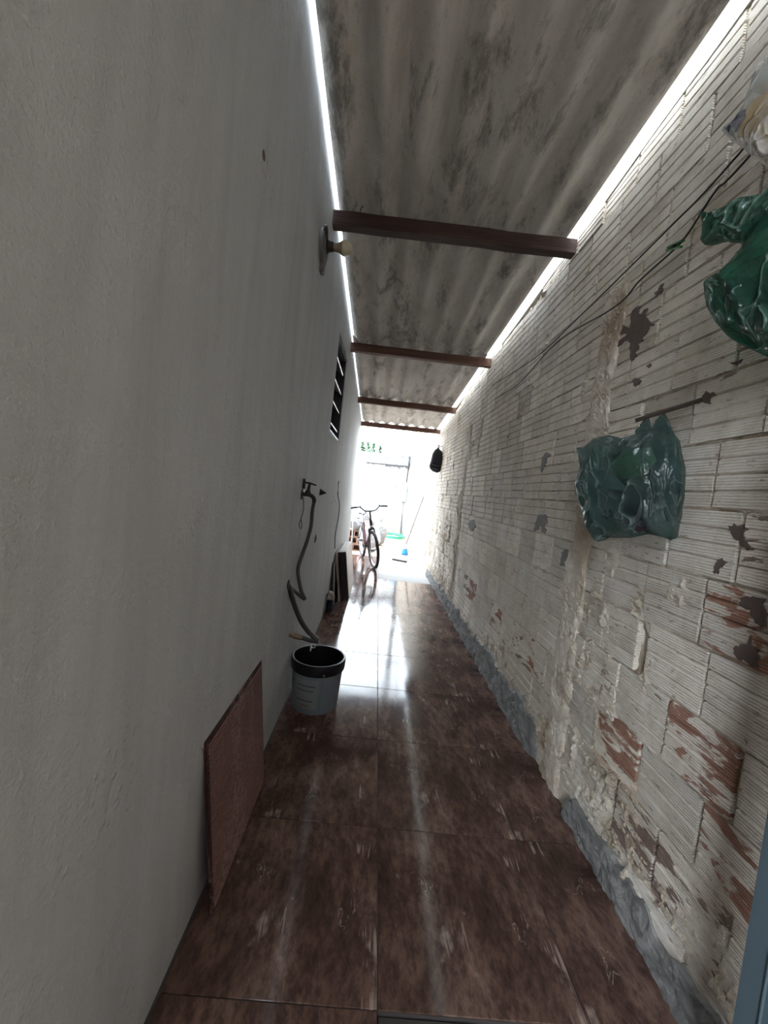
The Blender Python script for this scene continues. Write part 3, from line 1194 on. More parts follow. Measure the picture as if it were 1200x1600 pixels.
b = MB(); b.tube([tp + Vector((.004, -.004, .030)), tp + Vector((.006, -.006, .085))], [.011, .007], 7)
b.build('wall_plug', M['iron'], tap)
b = MB(); w0 = tp + Vector((.008, .004, -.02))
b.tube(catmull([w0, w0 + Vector((.004, .01, -.04)), w0 + Vector((.002, .03, -.075)), w0 + Vector((.001, -.01, -.115)), w0 + Vector((.001, -.05, -.145)), w0 + Vector((.001, .02, -.175)), w0 + Vector((.001, .03, -.155)), w0 + Vector((.001, -.01, -.118))], 5), .0018, 5)
b.build('loose_wire', M['iron'], tap)


def hp(x, y, Y, r=.011):
    p = px(x, y, 1, Y)
    if p.x < XL + r + .001:
        p = px(x, y, 0, XL + r + .001)
    return p


hose = empty('water_hose', px(452, 992, 0, XL))
tag(hose, 'dark grey kinked water hose hanging from the tap along the plastered wall', 'hose')
sp_ = tp + Vector((.068, .012, -.036))
top_pts = [sp_, hp(488, 800, 2.27), hp(486, 822, 2.27), hp(480, 845, 2.26), hp(472, 868, 2.25), hp(466, 888, 2.24), hp(467, 905, 2.24), hp(471, 924, 2.25), hp(476.5, 936.5, 2.26)]
b = MB(); b.tube(catmull(top_pts, 6), .0105, 10); b.build('upper_hose', M['hose'], hose, smooth=True)
b = MB(); b.tube(catmull([hp(476.5, 936.5, 2.26), hp(470, 932, 2.25), hp(461, 924, 2.20), px(451, 915, 0, XL + .004)], 6), .0105, 10); b.build('hose_return', M['hose'], hose, smooth=True)
kk = px(450, 913, 0, XL)
b = MB(); b.lathe([(.024, -.003), (.026, .004), (.014, .008)], kk, (1, 0, 0), 10); b.build('wall_grommet', M['iron'], hose)
low = [px(452, 918, 0, XL + .006), hp(457, 935, 2.16, .014), hp(463, 953, 2.18, .014), hp(472, 973, 2.2, .014), hp(484, 989, 2.22, .014), hp(497, 1001, 2.22, .014)]
b = MB(); b.tube(catmull(low, 6), .0142, 10); b.build('lower_hose', M['hose'], hose, smooth=True)
cn = px(452, 991.5, 0, XL)
b = MB(); b.tube(catmull([hp(498, 1001.5, 2.22, .014), hp(488, 1001, 2.22, .014), hp(472, 996, cn.y, .014)], 6), .0142, 10); b.build('hose_tail', M['hose'], hose, smooth=True)
c1 = px(472, 996.5, 1, cn.y)
b = MB(); b.tube([cn - Vector((.004, 0, 0)), cn.lerp(c1, .35)], .013, 10).tube([cn.lerp(c1, .35), c1], [.0175, .0165], 8)
b.build('brass_coupling', M['brass'], hose, smooth=True)
rg = hp(489.5, 1009, 2.21)
b = MB(); b.tube([rg + Vector((.012 * math.cos(a), 0, .012 * math.sin(a))) for a in [2 * PI * k / 14 for k in range(14)]], .0028, 6, closed=True)
b.tube([rg + Vector((-.013, 0, .012)), rg + Vector((-.013, .002, -.032))], .0032, 6)
b.build('white_tie', M['white'], hose, smooth=True)

# ---- peg and cable on the plastered wall
p = px(500, 769, 0, XL)
o = MB().lathe([(.026, -.002), (.024, .004), (.010, .030), (.004, .044)], p, (1, .1, -.05), 10).build('wall_hook', M['iron'], None, p, smooth=True)
tag(o, 'small dark conical hook on the plastered wall beside the tap', 'hook')
cb = empty('wall_cable', px(523, 856, 0, XL + .004))
tag(cb, 'thin dark cable hanging down the plastered wall from a white sleeve', 'cable')
b = MB(); b.tube([px(529.3, 752, 0, XL + .006), px(528.5, 769, 0, XL + .006)], .0085, 7); b.build('white_sleeve', M['white'], cb)
b = MB(); b.tube(catmull([px(x, y, 0, XL + .004) for (x, y) in ((528, 768), (528, 775), (530, 783), (530.3, 795), (528.5, 810), (526, 823), (523.6, 838), (523.2, 857))], 4), .0042, 5); b.build('cable_wire', M['wire'], cb)

# ---- wall lamp
lp = px(503, 387, 0, XL)
lamp = empty('wall_lamp', lp)
tag(lamp, 'unlit cream bulb in a stained round socket plate below the thick beam', 'lamp')
MB().lathe([(.083, -.006), (.085, .004), (.080, .018), (.060, .024), (.030, .026), (.0, .026)], lp, (1, 0, 0), 24, False).build('socket_plate', M['lampbase'], lamp, smooth=True)
MB().lathe([(.034, .0), (.034, .030), (.027, .034), (.022, .060), (.0, .060)], lp + Vector((0, 0, .008)), (1, 0, .02), 16, False).build('socket', M['iron'], lamp, smooth=True)
bl = MB().lathe([(.018, .055), (.019, .066), (.020, .078), (.026, .092), (.034, .104)], lp + Vector((0, 0, .008)), (1, 0, .02), 20, False).build('bulb_neck', M['bulbneck'], lamp, smooth=True)
R_ = .037
MB().lathe([(.034, .104)] + [(R_ * math.cos(a), .116 + R_ * math.sin(a)) for a in [(-.28 + 1.85 * k / 8) for k in range(9)]], lp + Vector((0, 0, .008)), (1, 0, .02), 20, False).build('bulb_globe', M['bulb'], lamp, smooth=True)
MB().lathe([(.045, .0), (.040, .012), (.02, .016)], lp + Vector((.012, -.025, .048)), (1, 0, 0), 12).build('burnt_patch', M['iron'], lamp, smooth=True)
MB().slab(tuple(lp + Vector((.0, -.02, -.125))), tuple(lp + Vector((.022, .028, -.070))), .005).build('plate_clip', M['lampbase'], lamp)

# ---- spare floor tile leaning, ribbed back outwards
bt = [Vector((-.350, 1.112, .0)), Vector((-.352, 1.655, .0))]
tpv = [Vector((XL + .006, 1.094, .540)), Vector((XL + .006, 1.638, .540))]
lt = empty('leaning_floor_tile', (bt[0] + bt[1]) / 2)
tag(lt, 'maroon ceramic tile leaning on the plastered wall with its ribbed back outwards', 'tile')
upv = (tpv[0] - bt[0]).normalized(); alv = (bt[1] - bt[0]).normalized(); nv_ = alv.cross(upv).normalized()
if nv_.x < 0: nv_ = -nv_
SZ = .543
m_ = MB()
cc = bt[0] + alv * SZ / 2 + upv * SZ / 2 - nv_ * .004
rot = Matrix((alv, upv, nv_)).transposed()
m_.box(cc, (SZ, SZ, .008), rot, .001)
m_.build('tile_body', M['ribtile'], lt)
rb = MB(); nr = 40
for i in range(nr):
    t0 = .012 + (SZ - .024) * i / nr; w_ = (SZ - .024) / nr * .56
    q = len(rb.v)
    for aa in (.010, SZ - .010):
        for (tt, hh) in ((t0, 0), (t0 + w_ * .2, .003), (t0 + w_ * .8, .003), (t0 + w_, 0)):
            rb.v.append(tuple(bt[0] + alv * aa + upv * tt + nv_ * (hh - .0002)))
    for k in range(3):
        rb.f.append((q + k, q + k + 1, q + 4 + k + 1, q + 4 + k))
rb.build('ribs', M['ribtop'], lt)

# ---- boards stacked against the plastered wall
bs = empty('board_stack', (-.28, 4.9, 0))
b0 = px(538, 936, 2, 0)
tag(bs, 'dark purple slab with a pale laminate face leaning on the plastered wall', 'board')
lean = math.radians(9.3)


def lean_board(xb, y0, y1, h, th, mat, name, parent, ln, z=0):
    r = Matrix.Rotation(-ln, 3, 'Y')
    c = Vector((xb, (y0 + y1) / 2, z)) + r @ Vector((-th / 2, 0, h / 2))
    return MB().box(c, (th, y1 - y0, h), r, .0015).build(name, mat, parent)


lean_board(-.208, 4.60, 5.55, .555, .078, M['boarddark'], 'slab_core', bs, lean)
lean_board(-.199, 4.605, 5.56, .557, .006, M['boardpale'], 'laminate_face', bs, lean)
r_ = Matrix.Rotation(-lean, 3, 'Y')
MB().box(Vector((-.208, 5.08, 0)) + r_ @ Vector((-.039, 0, .5585)), (.084, .955, .006), r_, .001).build('laminate_top', M['boardpale'], bs)
bb = empty('brown_board', (-.30, 4.8, 0))
tag(bb, 'thin brown board leaning between the dark slab and the plastered wall', 'board')
lean_board(-.292, 4.44, 5.30, .56, .020, M['boardbrown'], 'panel', bb, math.radians(9.5))
lean_board(-.2915, 4.437, 4.442, .552, .017, M['boardpale'], 'end_band', bb, math.radians(9.5))
bd = empty('black_board', (-.36, 4.6, 0))
tag(bd, 'narrow black board standing behind the brown board against the plastered wall', 'board')
lean_board(-.341, 4.33, 4.95, .46, .022, M['boarddark'], 'panel', bd, math.radians(6))
lean_board(-.3405, 4.325, 4.331, .455, .010, M['boardpale'], 'edge_strip', bd, math.radians(6))
rp = px(514, 948, 2, 0)
rag = empty('rag_bundle', (-.368, 4.12, 0))
tag(rag, 'dark blue rag bundle topped with a dirty white cloth at the wall foot', 'rag')
MB().puff([(-.405, 4.10, .0), (-.33, 4.10, .0), (-.325, 4.10, .07), (-.335, 4.1, .13), (-.40, 4.1, .13), (-.408, 4.1, .06)], (-.368, 4.12, .065), (0, 1, 0), .06, .006, 5, 3, 36).build('cloth_body', M['blueblack'], rag, smooth=True)
MB().puff([(-.408, 4.08, .12), (-.335, 4.08, .115), (-.325, 4.08, .16), (-.35, 4.08, .205), (-.39, 4.08, .215), (-.41, 4.08, .17)], (-.368, 4.11, .165), (0, 1, 0), .055, .007, 5, 4, 36).build('cloth_top', M['ragwhite'], rag, smooth=True)

# ---- clothes lines along the brick wall with a peg
l1 = [Vector((.86, .50, 2.46)), px(1155, 240, 0, .905), px(1040, 362, 0, .925), px(900, 500, 0, .935), px(835, 560, 0, .94), px(768, 603, 0, BX)]
l2 = [Vector((.87, .50, 2.42)), px(1166, 250, 0, .905), px(1120, 296, 0, .91), px(1075, 365, 0, .915), px(1050, 393, 0, .915), px(1000, 438, 0, .92), px(960, 480, 0, .93), px(870, 535, 0, .945), px(812, 598, 0, .955), px(773, 624, 0, BX)]
for pts, lab, ww in ((l1, 'upper dark wire clothes line running along the brick wall', .0032), (l2, 'lower dark wire clothes line holding a green peg', .0034)):
    o = MB().tube(catmull(pts, 6), ww, 5).build('clothes_line', M['wire'], None, pts[-1], smooth=True)
    tag(o, lab, 'clothes line', 'wire clothes lines on the brick wall')
pc = (px(1050, 390, 0, .915) + px(1058, 380, 0, .915)) / 2
pg = empty('clothes_peg', pc)
tag(pg, 'green plastic clothes peg clipped on the lower wire', 'peg')
ax_ = (px(1070, 379, 0, .905) - px(1038, 391, 0, .905)).normalized()
u_ = Vector((1, 0, 0)).cross(ax_).normalized()
for sgn in (1, -1):
    a_, b_ = pc - ax_ * .038 + u_ * sgn * .004, pc + ax_ * .040 + u_ * sgn * .009
    rm = Matrix((ax_, u_, ax_.cross(u_))).transposed()
    MB().box((a_ + b_) / 2, ((b_ - a_).length, .007, .011), Matrix.Rotation(sgn * .06, 3, Vector((1, 0, 0))) @ rm, .0015).build('peg_jaw', M['clip'], pg)
MB().lathe([(.006, -.006), (.006, .006)], pc, (1, 0, 0), 8).build('peg_spring', M['iron'], pg)

# ---- iron rod with a green carrier bag
rw0 = px(1113, 620, 0, BX + .03)
rt = px(993, 657, 0, .79)
rod = MB().tube([rw0, px(1113, 620, 0, BX).lerp(rt, .5), rt], .0065, 8).build('iron_rod', M['rust'], None, rw0)
tag(rod, 'rusty iron rod sticking out of the brick wall and carrying a green bag', 'rod')
bp0, bp1 = Vector((.905, 1.19, 0)), Vector((.760, 1.54, 0))
bn = Vector(((bp1 - bp0).y, -(bp1 - bp0).x, 0)).normalized()
if bn.x > 0: bn = -bn
Q = lambda x, y: px_plane(x, y, bp0, bn)
zc5 = lambda x, y: (860 + x / 3.5294, 580 + y / 3.5294)
bag1 = empty('carrier_bag', Q(985, 842))
tag(bag1, 'full dark green carrier bag hanging from the rusty rod', 'bag')
out = [Q(*zc5(x, y)) for (x, y) in ((165, 420), (200, 425), (260, 370), (320, 352), (400, 372), (500, 345), (560, 320), (640, 300), (690, 360), (705, 440), (725, 520), (722, 620), (705, 720), (690, 810), (672, 935), (620, 915), (540, 898), (450, 918), (360, 920), (300, 915), (265, 942), (225, 880), (195, 780), (165, 700), (158, 630), (185, 530))]
bagc = Q(*zc5(450, 640))
MB().puff(out, bagc, bn, .080, .013, 22, 5, 170, .5).build('bag_film', M['greenfilm'], bag1, smooth=True)
hd_ = rt.lerp(px(1113, 620, 0, BX), .40)
tgt = px_plane(*zc5(615, 222), bp0, bn)
for k, (pa, pb, pm, off) in enumerate((((690, 370), (560, 330), (622, 215), .02), ((560, 330), (470, 350), (540, 255), -.03))):
    A, B_, Cc = Q(*zc5(*pa)), Q(*zc5(*pb)), Q(*zc5(*pm))
    hh = MB()
    inner = Cc.lerp((A + B_) / 2, .55)
    hh.puff([A, A.lerp(Cc, .5) + bn * .004, Cc, B_.lerp(Cc, .5), B_, B_.lerp(A, .3)], inner, bn, .022, .004, 5, 9 + k, 40, .6)
    hh.build('bag_handle', M['greenfilm'], bag1, smooth=True)


def inside(pl, depth, mat, name, off, seed):
    pts = [Q(*zc5(x, y)) + bn * off for (x, y) in pl]
    c = sum(pts, Vector()) / len(pts)
    MB().puff(pts, c, bn, depth, .003, 5, seed, 36).build(name, mat, bag1, smooth=True)


inside([(360, 520), (430, 450), (590, 425), (620, 500), (560, 570), (470, 600), (400, 590)], .02, M['bagitem_pale'], 'bag_item', .030, 1)
inside([(215, 560), (330, 540), (430, 640), (440, 860), (300, 890), (230, 800)], .025, M['bagitem_grey'], 'bag_item', .012, 2)
inside([(340, 645), (400, 655), (480, 672), (540, 700), (560, 880), (440, 895), (430, 720), (350, 690)], .018, M['bagitem_plum'], 'bag_item', .028, 3)
inside([(345, 775), (385, 765), (405, 805), (360, 820)], .008, M['ink'], 'bag_item', .048, 4)
inside([(240, 430), (265, 415), (285, 480), (280, 545), (245, 545)], .010, M['packwhite'], 'bag_item', .012, 5)
inside([(500, 420), (680, 400), (700, 640), (660, 860), (560, 800), (560, 560)], .035, M['blueblack'], 'bag_item', -.01, 6)

# ---- second green bag and a printed pack hanging from the clothes lines
dp0, dp1 = Vector((.790, 1.06, 0)), Vector((.880, .70, 0))
dn = Vector(((dp1 - dp0).y, -(dp1 - dp0).x, 0)).normalized()
if dn.x > 0: dn = -dn
ds = (dp1 - dp0).normalized()
Qd = lambda x, y: px_plane(x, y, dp0, dn)
bag2 = empty('carrier_bag', Qd(1190, 550))
tag(bag2, 'bright green carrier bag tied to the clothes line below the yellow pack', 'bag')
q1 = lambda x, y: Qd(1090 + x / 3.336, 120 + y / 3.3333)
low_edge, upr = q1(367, 1460), q1(367, 1000)
ext = lambda p, s, dz=0: p + ds * s + Vector((0, 0, dz))
body = [q1(150, 1060), q1(85, 1090), q1(78, 1160), q1(100, 1230), q1(140, 1310), q1(205, 1385), q1(280, 1420), low_edge, ext(low_edge, .06, -.01), ext(low_edge, .13, .03), ext(low_edge, .17, .12), ext(upr, .17, .03), ext(upr, .12, .16), ext(q1(367, 700), .04, .0), q1(330, 740), q1(290, 880), q1(200, 980)]
MB().puff(body, sum(body, Vector()) / len(body) + dn * .0, dn, .075, .014, 20, 12, 150).build('bag_film', M['greenfilm2'], bag2, smooth=True)
neck = [q1(30, 705), q1(45, 730), q1(120, 690), q1(230, 640), q1(367, 600), ext(q1(367, 600), .06, .02), ext(q1(367, 760), .06, .0), q1(330, 790), q1(230, 860), q1(170, 865), q1(130, 845), q1(40, 878), q1(22, 860), q1(24, 780)]
MB().puff(neck, q1(215, 760), dn, .030, .009, 14, 13, 120).build('bag_handle', M['greenfilm2'], bag2, smooth=True)
inn = [q1(200, 1060), q1(300, 1040), q1(367, 1100), ext(q1(367, 1250), .05), q1(345, 1380), q1(250, 1290), q1(195, 1170)]
MB().puff([p_ + dn * .03 for p_ in inn], sum(inn, Vector()) / len(inn) + dn * .03, dn, .030, .005, 6, 14, 40).build('bag_item', M['bagitem_plum'], bag2, smooth=True)

ep0 = Vector((.80, 1.05, 0))
Qe = lambda x, y: px_plane(1090 + x / 3.336, 120 + y / 3.3333, ep0, dn)
pk = empty('food_pack', Qe(300, 440))
tag(pk, 'yellow and white printed plastic pack hanging from the clothes lines', 'pack')
e0 = Qe(367, 470)
po = [Qe(150, 305), Qe(200, 290), Qe(255, 190), Qe(300, 110), Qe(330, 10), Qe(345, -60), ext(Qe(367, -120), .03), ext(Qe(367, -60), .12), ext(Qe(367, 150), .15), ext(Qe(367, 400), .12), ext(e0, .04), e0, Qe(290, 420), Qe(220, 360), Qe(190, 345)]
MB().puff(po, Qe(340, 230), dn, .045, .004, 9, 15, 90).build('clear_wrap', M['clearfilm'], pk, smooth=True)
yi = [Qe(215, 300), Qe(300, 120), Qe(367, 90), ext(Qe(367, 200), .10), ext(Qe(367, 390), .08), Qe(340, 395), Qe(270, 350)]
MB().puff(yi, sum(yi, Vector()) / len(yi), dn, .030, .003, 6, 16, 50).build('yellow_pack', M['yellow'], pk, smooth=True)
wi = [Qe(310, 90), Qe(335, -20), Qe(367, -60), ext(Qe(367, 0), .09), ext(Qe(367, 100), .10), Qe(367, 105)]
MB().puff([p_ + dn * .01 for p_ in wi], sum(wi, Vector()) / len(wi) + dn * .01, dn, .028, .003, 6, 17, 40).build('white_pack', M['packwhite'], pk, smooth=True)
vi = [Qe(195, 300), Qe(290, 190), Qe(300, 230), Qe(240, 300), Qe(210, 325)]
MB().puff([p_ + dn * .03 for p_ in vi], sum(vi, Vector()) / len(vi) + dn * .03, dn, .012, .002, 5, 18, 30).build('navy_print', M['packblue'], pk, smooth=True)

# ---- black cap hanging from a nail
ncap = px(685.5, 697, 0, BX - .065)
cap = empty('cap', px(683, 738, 0, BX - .065))
tag(cap, 'black cloth cap hanging on a nail in the brick wall', 'cap')
MB().tube([Vector((BX + .02, ncap.y + .01, ncap.z - .01)), ncap + Vector((-.01, 0, .005))], .004, 6).build('nail', M['rust'], cap)
K_ = lambda x, y: px(540 + x / 7.5, 640 + y / 7.5, 1, ncap.y)
co_ = [K_(x, y) for (x, y) in ((1088, 432), (1105, 470), (1145, 505), (1152, 590), (1145, 660), (1100, 690), (1050, 685), (985, 640), (1000, 590), (1015, 520), (1045, 470), (1075, 450))]
MB().puff(co_, K_(1075, 590), (0, -1, 0), .085, .003, 8, 20, 60).build('crown', M['capcloth'], cap, smooth=True)
vo = [K_(x, y) for (x, y) in ((978, 640), (1040, 665), (1100, 668), (1148, 640), (1140, 690), (1110, 728), (1070, 742), (1020, 725), (985, 690))]
MB().puff(vo, K_(1065, 695) - Vector((0, .06, 0)), (0, -1, .3), .02, .001, 6, 21, 50).build('visor', M['capcloth'], cap, smooth=True)
sm = [K_(x, y) - Vector((0, .078, 0)) for (x, y) in ((990, 632), (1030, 655), (1075, 664), (1115, 662), (1146, 645))]
MB().tube(catmull(sm, 4), .006, 5).build('piping', M['capseam'], cap)
MB().tube(catmull([K_(1088, 455), K_(1080, 430), K_(1092, 415), K_(1098, 440), K_(1092, 455)], 4), .005, 5).build('strap', M['capcloth'], cap)

# ---- bicycle
FWc = Vector((.080, 6.575, 0)); RWc = Vector((-.158, 7.640, 0))
bike = empty('bicycle', (FWc + RWc) / 2)
tag(bike, 'maroon and black bicycle leaning by the plastered wall end', 'bicycle')
fd = (FWc - RWc).normalized(); wbase = (FWc - RWc).length
lf = Vector((0, 0, 1)).cross(fd).normalized()          # rider's left
LEAN = math.radians(8.5)
wl_img = Vector((-1, 0, 0))
sgn = 1 if lf.dot(wl_img) > 0 else -1
upb = (Vector((0, 0, 1)) * math.cos(LEAN) + lf * sgn * math.sin(LEAN)).normalized()
lfb = upb.cross(fd).normalized()
Bp = lambda x, y, z: RWc + fd * x + lfb * y + upb * z
WR = .318


def wheel(cx, steer, label):
    m = MB()
    ctr = Bp(cx, 0, WR)
    f2 = (fd * math.cos(steer) + lfb * math.sin(steer)).normalized()
    ring = lambda R, n=40: [ctr + (f2 * math.cos(2 * PI * k / n) + upb * math.sin(2 * PI * k / n)) * R for k in range(n)]
    m.tube(ring(WR - .026), .0255, 10, closed=True)
    ty = m.build('wheel_tyre', M['rubber'], bike, smooth=True)
    MB().tube(ring(WR - .058), .011, 8, closed=True).build('wheel_rim', M['chrome'], ty, smooth=True)
    ax2 = f2.cross(upb).normalized()
    MB().tube([ctr - ax2 * .06, ctr - ax2 * .03, ctr + ax2 * .03, ctr + ax2 * .06], [.008, .022, .022, .008], 10).build('wheel_hub', M['chrome'], ty, smooth=True)
    sp = MB()
    for k in range(28):
        a = 2 * PI * k / 28
        s2 = 1 if k % 2 else -1
        a2 = a + (.5 if k % 4 < 2 else -.5)
        sp.tube([ctr + ax2 * .026 * s2 + (f2 * math.cos(a2) + upb * math.sin(a2)) * .02, ctr + (f2 * math.cos(a) + upb * math.sin(a)) * (WR - .06)], .0016, 4, False)
    tag(sp.build('spokes', M['chrome'], ty), kind='stuff')
    return f2


wheel(0, 0, '')
STE = math.radians(3)
f2 = wheel(wbase, STE, '')
l2_ = upb.cross(f2).normalized()
Fp = lambda x, y, z: Bp(wbase, 0, 0) + f2 * x + l2_ * y + upb * z
fk = MB()
for s2 in (1, -1):
    fk.tube([Fp(0, .052 * s2, WR), Fp(-.02, .050 * s2, .45), Fp(-.075, .045 * s2, .66)], [.009, .012, .014], 8)
fk.tube([Fp(-.075, .05, .662), Fp(-.075, -.05, .662)], .017, 8)
fk.tube([Fp(-.075, 0, .66), Fp(-.115, 0, .83)], .021, 10)
fk.build('fork', M['bikeblack'], bike, smooth=True)
MB().tube([Fp(-.115, 0, .83), Fp(-.135, 0, .95), Fp(-.115, 0, .965)], .014, 8).build('stem', M['bikeblack'], bike, smooth=True)
hbp = [Fp(-.17, .315, 1.025), Fp(-.145, .22, 1.035), Fp(-.125, .165, 1.03), Fp(-.115, .10, .975), Fp(-.115, .045, .962), Fp(-.115, -.045, .962), Fp(-.115, -.10, .975), Fp(-.125, -.165, 1.03), Fp(-.145, -.22, 1.035), Fp(-.17, -.315, 1.025)]
hb = MB().tube(catmull(hbp, 5), .0135, 8).build('handlebar', M['bikeblack'], bike, smooth=True)
for s2 in (1, -1):
    MB().tube([Fp(-.172, .322 * s2, 1.024), Fp(-.148, .215 * s2, 1.035)], .017, 8).build('grip', M['rubber'], hb, smooth=True)
    MB().tube(catmull([Fp(-.13, .17 * s2, 1.035), Fp(-.10, .20 * s2, 1.02), Fp(-.10, .25 * s2, 1.005), Fp(-.12, .31 * s2, .998)], 4), .006, 6).build('brake_lever', M['chrome'], hb, smooth=True)
    MB().tube([Fp(-.125, .165 * s2, 1.03), Fp(-.12, .168 * s2, 1.065)], .012, 7).build('shifter', M['bikeblack'], hb, smooth=True)
    MB().tube(catmull([Fp(-.11, .19 * s2, 1.02), Fp(-.04, .12 * s2, .98), Fp(-.03, .05 * s2, .85), Fp(-.06, .03 * s2, .70)], 5), .0032, 5).build('brake_cable', M['rubber'], hb)
    MB().tube([Fp(-.055, .046 * s2, .61), Fp(-.03, .040 * s2, .665), Fp(-.04, .012 * s2, .70)], .008, 6).build('brake_arm', M['bikeblack'], bike)
fr_ = MB()
HT0, HT1 = Bp(wbase - .080, 0, .675), Bp(wbase - .112, 0, .80)
BB, ST = Bp(.43, 0, .285), Bp(.27, 0, .74)
fr_.tube([HT0, HT1], .024, 10).tube([HT0.lerp(HT1, .1), BB], .019, 8).tube([HT1.lerp(HT0, .15), ST.lerp(BB, .05)], .016, 8).tube([BB, ST], .016, 8)
for s2 in (1, -1):
    fr_.tube([BB + lfb * .02 * s2, Bp(.0, .06 * s2, WR)], .010, 6).tube([ST.lerp(BB, .06), Bp(.0, .06 * s2, WR)], .009, 6)
fr_.build('bike_frame', M['frame'], bike, smooth=True)
MB().tube([ST, Bp(.25, 0, .85)], .013, 8).build('seat_post', M['chrome'], bike, smooth=True)
so = [Bp(.10, .0, .875), Bp(.11, .075, .875), Bp(.18, .08, .872), Bp(.26, .03, .868), Bp(.37, .018, .862), Bp(.38, 0, .862), Bp(.37, -.018, .862), Bp(.26, -.03, .868), Bp(.18, -.08, .872), Bp(.11, -.075, .875)]
MB().puff(so, Bp(.20, 0, .87), upb, .032, .001, 6, 2, 48).build('saddle', M['bikeblack'], bike, smooth=True)
ck = MB(); ck.lathe([(.085, -.003), (.090, 0), (.085, .003)], BB - lfb * .045, tuple(lfb), 24); ck.lathe([(.03, -.06), (.03, .06)], BB, tuple(lfb), 12)
ck.build('chainring', M['bikeblack'], bike)
for s2, a in ((1, -2.2), (-1, .94)):
    e_ = BB + lfb * .07 * s2 + (fd * math.cos(a) + upb * math.sin(a)) * .165
    cr = MB().tube([BB + lfb * .065 * s2, e_], .010, 6).build('crank', M['chrome'], bike)
    MB().box(e_ + lfb * .05 * s2, (.085, .095, .02), Matrix((fd, lfb, upb)).transposed(), .004).build('pedal', M['bikeblack'], cr)
MB().tube([BB + lfb * .03, Bp(.36, .12, .02)], .008, 6).build('kickstand', M['bikeblack'], bike)
MB().tube([Fp(-.10, 0, .70), Fp(-.06, 0, .705)], .022, 10).build('front_reflector', M['white'], bike)

# ---- clutter behind the bicycle
for i, (x, y, z, rz, sx) in enumerate(((-.40, 8.42, 0, .1, .30), (-.43, 8.46, .145, -.2, .26), (-.40, 8.44, .291, .05, .22))):
    m_ = Matrix.Rotation(rz, 3, 'Z')
    o = empty('clay_block', (x, y, z - .012))
    bb_ = MB(); c_ = Vector((x, y, z - .012 + .07))
    for (dx, dy, dz, ex, ey, ez) in ((0, .09, 0, sx, .02, .14), (0, -.01, .06, sx, .18, .02), (0, -.01, -.06, sx, .18, .02),
                                     (-sx / 2 + .01, -.01, 0, .02, .18, .10), (0, -.01, 0, .02, .18, .10), (sx / 2 - .01, -.01, 0, .02, .18, .10)):
        bb_.box(c_ + m_ @ Vector((dx, dy, dz)), (ex, ey, ez), m_)
    bb_.build('block_body', M['claybrick'], o)
    tag(o, ['bottom reddish hollow clay block behind the bicycle', 'middle reddish hollow clay block behind the bicycle', 'topmost reddish hollow clay block, under the grey tarp'][i], 'brick', 'stacked clay blocks behind the bicycle')


def sack(name, lab, cat, c, rx, rz, mat, seed, dpt=.14, tie=True):
    c = Vector(c)
    rr = random.Random(seed)
    o = empty(name, c - Vector((0, 0, rz)))
    ol = [c + Vector((rx * math.cos(a) * rr.uniform(.85, 1.1), 0, rz * math.sin(a) * (1 if math.sin(a) < 0 else rr.uniform(.8, 1.1)))) for a in [2 * PI * k / 14 for k in range(14)]]
    MB().puff(ol, c, (0, -1, 0), dpt, .018, 8, seed, 60).build('sack_body', mat, o, smooth=True)
    MB().puff([c + Vector((-.05, -.02, rz * .75)), c + Vector((.05, -.02, rz * .75)), c + Vector((.07, -.02, rz * 1.15)), c + Vector((-.03, -.02, rz * 1.2))], c + Vector((.01, -.02, rz)), (0, -1, 0), .04, .008, 4, seed + 1, 24).build('sack_neck', mat, o, smooth=True)
    tag(o, lab, cat)
    return o


sack('grey_tarp', 'grey folded tarp lying on the stacked clay blocks', 'tarp', (-.38, 8.44, .555), .22, .13, M['tarp'], 41)
sack('white_sack', 'round pale woven sack behind the bicycle saddle', 'sack', (-.18, 8.75, .78), .16, .17, M['sack'], 43)
sack('white_sack', 'low pale sack lying on the ground behind the bicycle rear wheel', 'sack', (-.05, 8.9, .28), .24, .30, M['sack'], 45, .2)
sack('black_sack', 'dark grey sack slumped behind the bicycle frame on the yard floor', 'sack', (.14, 9.6, .30), .22, .32, M['tarp'], 47, .2)
st_ = MB().tube([Vector((-.375, 7.55, .0)), Vector((-.400, 7.40, .75))], .011, 7).build('white_stick', M['white'], None, (-.375, 7.55, 0))
tag(st_, 'thin white stick standing at the corner of the plastered wall', 'stick')

# ---- wooden crate at the far wall
cr_ = empty('wooden_crate', (.40, 12.72, -.012))
tag(cr_, 'pale slatted wooden crate standing at the far white wall', 'crate')
for k in range(5):
    z = .05 + k * .145
    MB().slab((.16, 12.50, z), (.66, 12.52, z + .10), .003).build('slat', M['crate'], cr_)
for x in (.16, .40, .62):
    MB().slab((x, 12.52, -.012), (x + .045, 12.56, .74), .003).build('upright', M['crate'], cr_)
for x in (.16, .64):
    MB().slab((x, 12.56, .05), (x + .02, 12.95, .70), .003).build('side_panel', M['crate'], cr_)

# ---- green hose coil
gh = empty('garden_hose', (.55, 11.75, -.012))
tag(gh, 'bright green garden hose coiled on the yard floor', 'hose')
pts = []
rr = random.Random(9)
for k in range(150):
    a = k / 150 * 2 * PI * 6
    R0 = .38 - .018 * (k / 25) + .03 * math.sin(a * .37 + 1)
    pts.append(Vector((.55 + R0 * 1.05 * math.cos(a), 11.75 + R0 * 1.55 * math.sin(a), .006 + .016 * ((k // 25) % 3) + .006 * math.sin(a * 3))))
MB().tube(pts, .015, 6).build('coil', M['greenhose'], gh, smooth=True)
MB().tube(catmull([pts[-1], Vector((.80, 12.2, .01)), Vector((.90, 12.5, .01)), Vector((.88, 12.8, .02))], 5), .015, 6).build('hose_end', M['greenhose'], gh, smooth=True)

